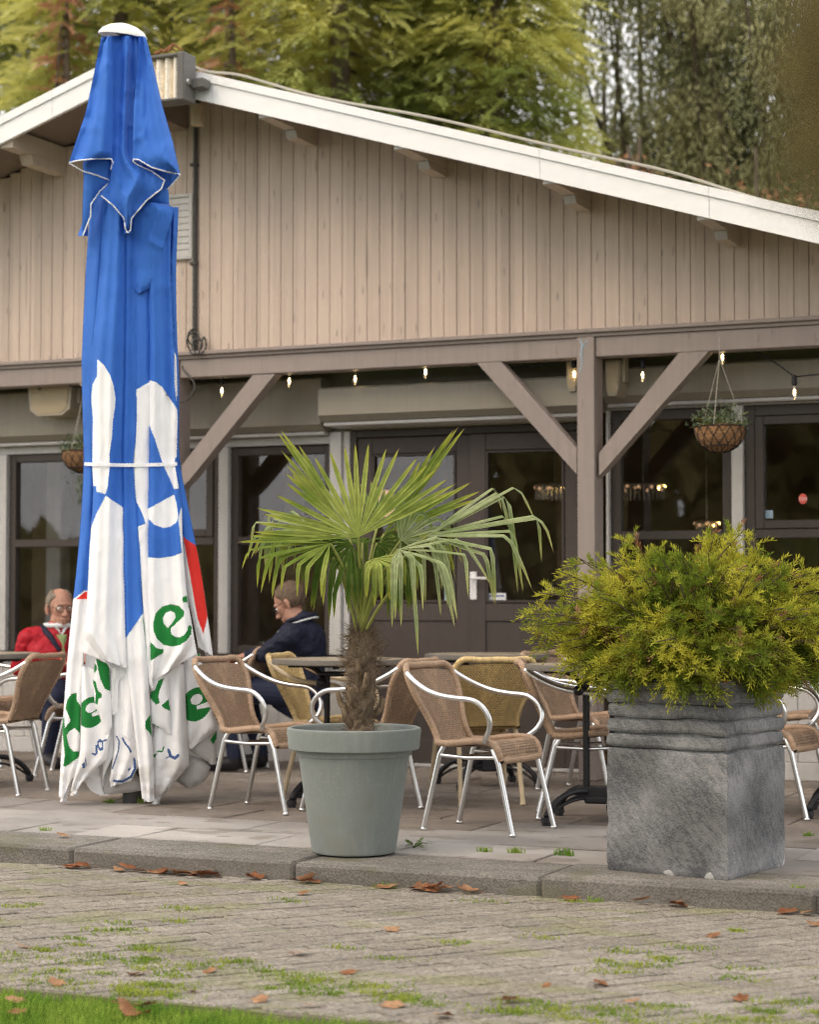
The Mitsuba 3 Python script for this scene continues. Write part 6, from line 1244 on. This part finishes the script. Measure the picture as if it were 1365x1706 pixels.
def hand(w, d, up, key, mirror=1, curl=.9):
    """palm, four bent fingers and a thumb as one surface; w wrist, d pointing direction, up back of the hand"""
    d = unit(np.asarray(d, float)); up = unit(np.asarray(up, float) - d * (np.asarray(up, float) @ d)); s = np.cross(d, up) * mirror; w = np.asarray(w, float); bones = []
    bones += [(w - d * .03, .024, w + d * .02, .026)]
    for i in range(4):
        o = (i - 1.5) * .019; L = (.040, .046, .043, .034)[i]; k0 = w + d * (.085 - .004 * abs(i - 1.3)) + s * o
        bones.append((w + d * .015 + s * o * .7, .015, k0, .0115)); p, dr_ = k0, d
        for seg, (ln, r) in enumerate(((L, .0095), (L * .62, .0085), (L * .5, .0075))):
            a = curl * (.35, .55, .45)[seg]; dr_ = unit(dr_ * math.cos(a) - up * math.sin(a)); q = p + dr_ * ln; bones.append((p, r + .001, q, r)); p = q
    t0 = w + d * .025 + s * -.026; t1 = t0 + unit(d * .7 - s * .6 - up * .3) * .04; t2 = t1 + unit(d * .95 - s * .1 - up * .35) * .03
    bones += [(w + d * .01 - s * .012, .016, t0, .013), (t0, .013, t1, .011), (t1, .0105, t2, .009)]
    v, f = body(bones, .006, 4); put(pn(f'{key}__hand'), (v, f), 'mat_skin', True)
def man(key, J, jac, trou):
    g = J; sh = (g['sl'] + g['sr']) / 2
    tor = [(g['hip'], .150, g['belly'], .150), (g['belly'], .150, g['chest'], .150), (g['chest'] + g['side'] * .06, .125, g['sl'] - g['side'] * .03 - [0, 0, .02], .075), (g['chest'] - g['side'] * .06, .125, g['sr'] + g['side'] * .03 - [0, 0, .02], .075), (g['chest'], .13, g['neck'], .068), (g['sl'] - g['side'] * .02, .075, g['sr'] + g['side'] * .02, .075)]
    arms = [(g['sl'], .068, g['el'], .050), (g['el'], .050, g['wl'], .036), (g['sr'], .068, g['er'], .050), (g['er'], .050, g['wr'], .036)]
    v, f = body(tor + arms, .022, 6); v = v + ((meshkit.fbm(v * 13, 3)[:, None] - .5) * .022 + (np.abs(meshkit.fbm(v * [26, 26, 15] + 7, 2)[:, None] - .5) - .1) * -.028) * trimesh.Trimesh(v, f, process=False).vertex_normals
    put(f'{key}__jacket', (v, f), jac, True)
    legs = [(g['hip'] + [0, 0, -.02], .15, g['hip'] + g['fwd'] * .08, .13)]
    for q in ('l', 'r'):
        k_, a_ = g['k' + q], g['a' + q]; sgn = 1 if q == 'l' else -1
        legs += [(g['hip'] + g['side'] * sgn * .09, .092, k_, .066), (k_, .064, a_, .046)]
    v, f = body(legs, .025, 6); put(f'{key}__trousers', (v, f), trou, True)
    for q in ('l', 'r'):
        a_ = g['a' + q]; b0 = np.array([a_[0], a_[1], .05]); v, f = body([(b0, .045, b0 + g['fwd'] * .16 - [0, 0, .015], .034), (b0, .045, a_, .043)], .02, 4); v[:, 2] = np.maximum(v[:, 2], .002); put(pn(f'{key}__shoe'), (v, f), 'mat_black', True)
    v, f = body([(g['neck'] - [0, 0, .03], .058, g['headc'] + [0, 0, -.05], .055)], .015, 3); put(f'{key}__neck', (v, f), 'mat_skin', True)
# man in navy, in profile to the left
k = nm('person'); YM = 10.36
Q = lambda u, v, dy=0.0: at(u, v, YM + dy)
fwd = unit(np.array([-1.0, -.12, 0])); side = np.array([fwd[1], -fwd[0], 0]) * -1        # side: towards his left hand
side = np.cross([0, 0, 1.0], fwd)
hip, chest, neck = Q(503, 1152), Q(502, 1072), Q(503, 1036)
J = dict(fwd=fwd, side=side, hip=hip, belly=Q(498, 1118), chest=chest, neck=neck, sl=Q(504, 1058) + side * .17, sr=Q(504, 1058) - side * .17, headc=Q(486, 1003))
J['el'] = Q(462, 1088) + side * .20; J['er'] = Q(458, 1088) - side * .18; J['wl'] = Q(424, 1092) + side * .08; J['wr'] = Q(420, 1090) - side * .06
J['kl'] = hip + fwd * .40 + side * .13 + [0, 0, .02]; J['kr'] = hip + fwd * .40 - side * .12 + [0, 0, .02]; J['al'] = J['kl'] * [1, 1, 0] - fwd * .04 + [0, 0, .09]; J['ar'] = J['kr'] * [1, 1, 0] - fwd * .10 + [0, 0, .09]
man(k, J, 'mat_navy_jacket', 'mat_trousers')
hand(J['wl'], fwd + [0, 0, -.12] - side * .2, [0, 0, 1], k, -1); hand(J['wr'], fwd + [0, 0, -.1] + side * .2, [0, 0, 1], k, 1)
head(Q(484, 1005), fwd + [0, 0, -.62], [0, 0, 1], k, 'mat_brown_hair', True, False)
cl = [(-.2 + .4 * t) for t in np.linspace(0, 1, 9)]
put(f'{k}__collar', cat(tube([neck + fwd * (.078 * math.cos(a)) + side * (.078 * math.sin(a)) + [0, 0, .020 - .02 * math.cos(a)] for a in np.linspace(.0, 6.28, 25)], .016, 8, False)), 'mat_navy_jacket', True)
put(f'{k}__collar_stripe', cat(tube([neck + fwd * (.095 * math.cos(a)) + side * (.095 * math.sin(a)) + [0, 0, -.002 - .03 * math.cos(a)] for a in np.linspace(.4, 5.9, 25)], .0045, 6), tube([neck + fwd * .093 + [0, 0, -.01], neck + fwd * .135 + side * .03 + [0, 0, -.06], neck + fwd * .155 + side * .04 + [0, 0, -.13]], .006, 6)), 'mat_shirt', True)
tag(k, 'balding man in navy jacket with white stripe sitting in profile with bowed head', 'person')
# man in the red jacket, turned to the right
k = nm('person'); YM = 10.30
fwd = unit(np.array([.80, -.62, 0])); side = np.cross([0, 0, 1.0], fwd)
hip, chest, neck = Q(86, 1158), Q(88, 1086), Q(96, 1047)
J = dict(fwd=fwd, side=side, hip=hip, belly=Q(86, 1124), chest=chest, neck=neck, sl=Q(98, 1064) + side * .15, sr=Q(88, 1064) - side * .15, headc=Q(100, 1012))
J['el'] = Q(120, 1108) + side * .10; J['er'] = Q(66, 1112) - side * .14 + fwd * .02; J['wl'] = Q(142, 1098); J['wr'] = Q(104, 1104) - side * .02 + fwd * .16
J['kl'] = hip + fwd * .40 + side * .12; J['kr'] = hip + fwd * .40 - side * .12; J['al'] = J['kl'] * [1, 1, 0] - fwd * .04 + [0, 0, .09]; J['ar'] = J['kr'] * [1, 1, 0] - fwd * .08 + [0, 0, .09]
man(k, J, 'mat_red_jacket', 'mat_trousers')
hand(J['wl'], fwd + [0, 0, -.05], [0, 0, 1], k, -1); hand(J['wr'], fwd + side * .3, [0, 0, 1], k, 1)
head(Q(100, 1013), unit(np.array([.80, -.60, 0])) + [0, 0, -.10], [0, 0, 1], k, 'mat_grey_hair', True, True)
put(f'{k}__shirt_collar', cat(hull([neck + fwd * .066 + side * a + [0, 0, z] for a, z in ((.0, -.04), (.040, .008), (.034, .022), (.008, -.006))] + [neck + fwd * .082 + side * a + [0, 0, z] for a, z in ((.0, -.04), (.03, .004))]), hull([neck + fwd * .066 - side * a + [0, 0, z] for a, z in ((.0, -.04), (.040, .008), (.034, .022), (.008, -.006))] + [neck + fwd * .082 - side * a + [0, 0, z] for a, z in ((.0, -.04), (.03, .004))]), tube([neck + fwd * (.074 * math.cos(a)) + side * (.074 * math.sin(a)) + [0, 0, .02] for a in np.linspace(0, 6.28, 21)], .014, 8, False)), 'mat_shirt')
put(f'{k}__pullover', hull([neck + fwd * f_ + side * a + [0, 0, z] for a, z, f_ in ((.038, -.035, .06), (-.038, -.035, .06), (.03, -.035, .085), (-.03, -.035, .085), (.0, -.15, .120), (.012, -.14, .11), (-.012, -.14, .11), (.0, -.06, .105))]), 'mat_green_tie')
put(f'{k}__jacket_collar', cat(*[tube([neck - fwd * .07 + side * q * .03 + [0, 0, .0], neck + side * q * .095 + [0, 0, .005], neck + fwd * .085 + side * q * .075 + [0, 0, -.045], neck + fwd * .135 + side * q * .03 + [0, 0, -.13]], [.018, .02, .018, .012], 8) for q in (-1, 1)]), 'mat_navy_jacket', True)
tag(k, 'elderly man with glasses in a bright red jacket sitting at the left behind the parasol', 'person')
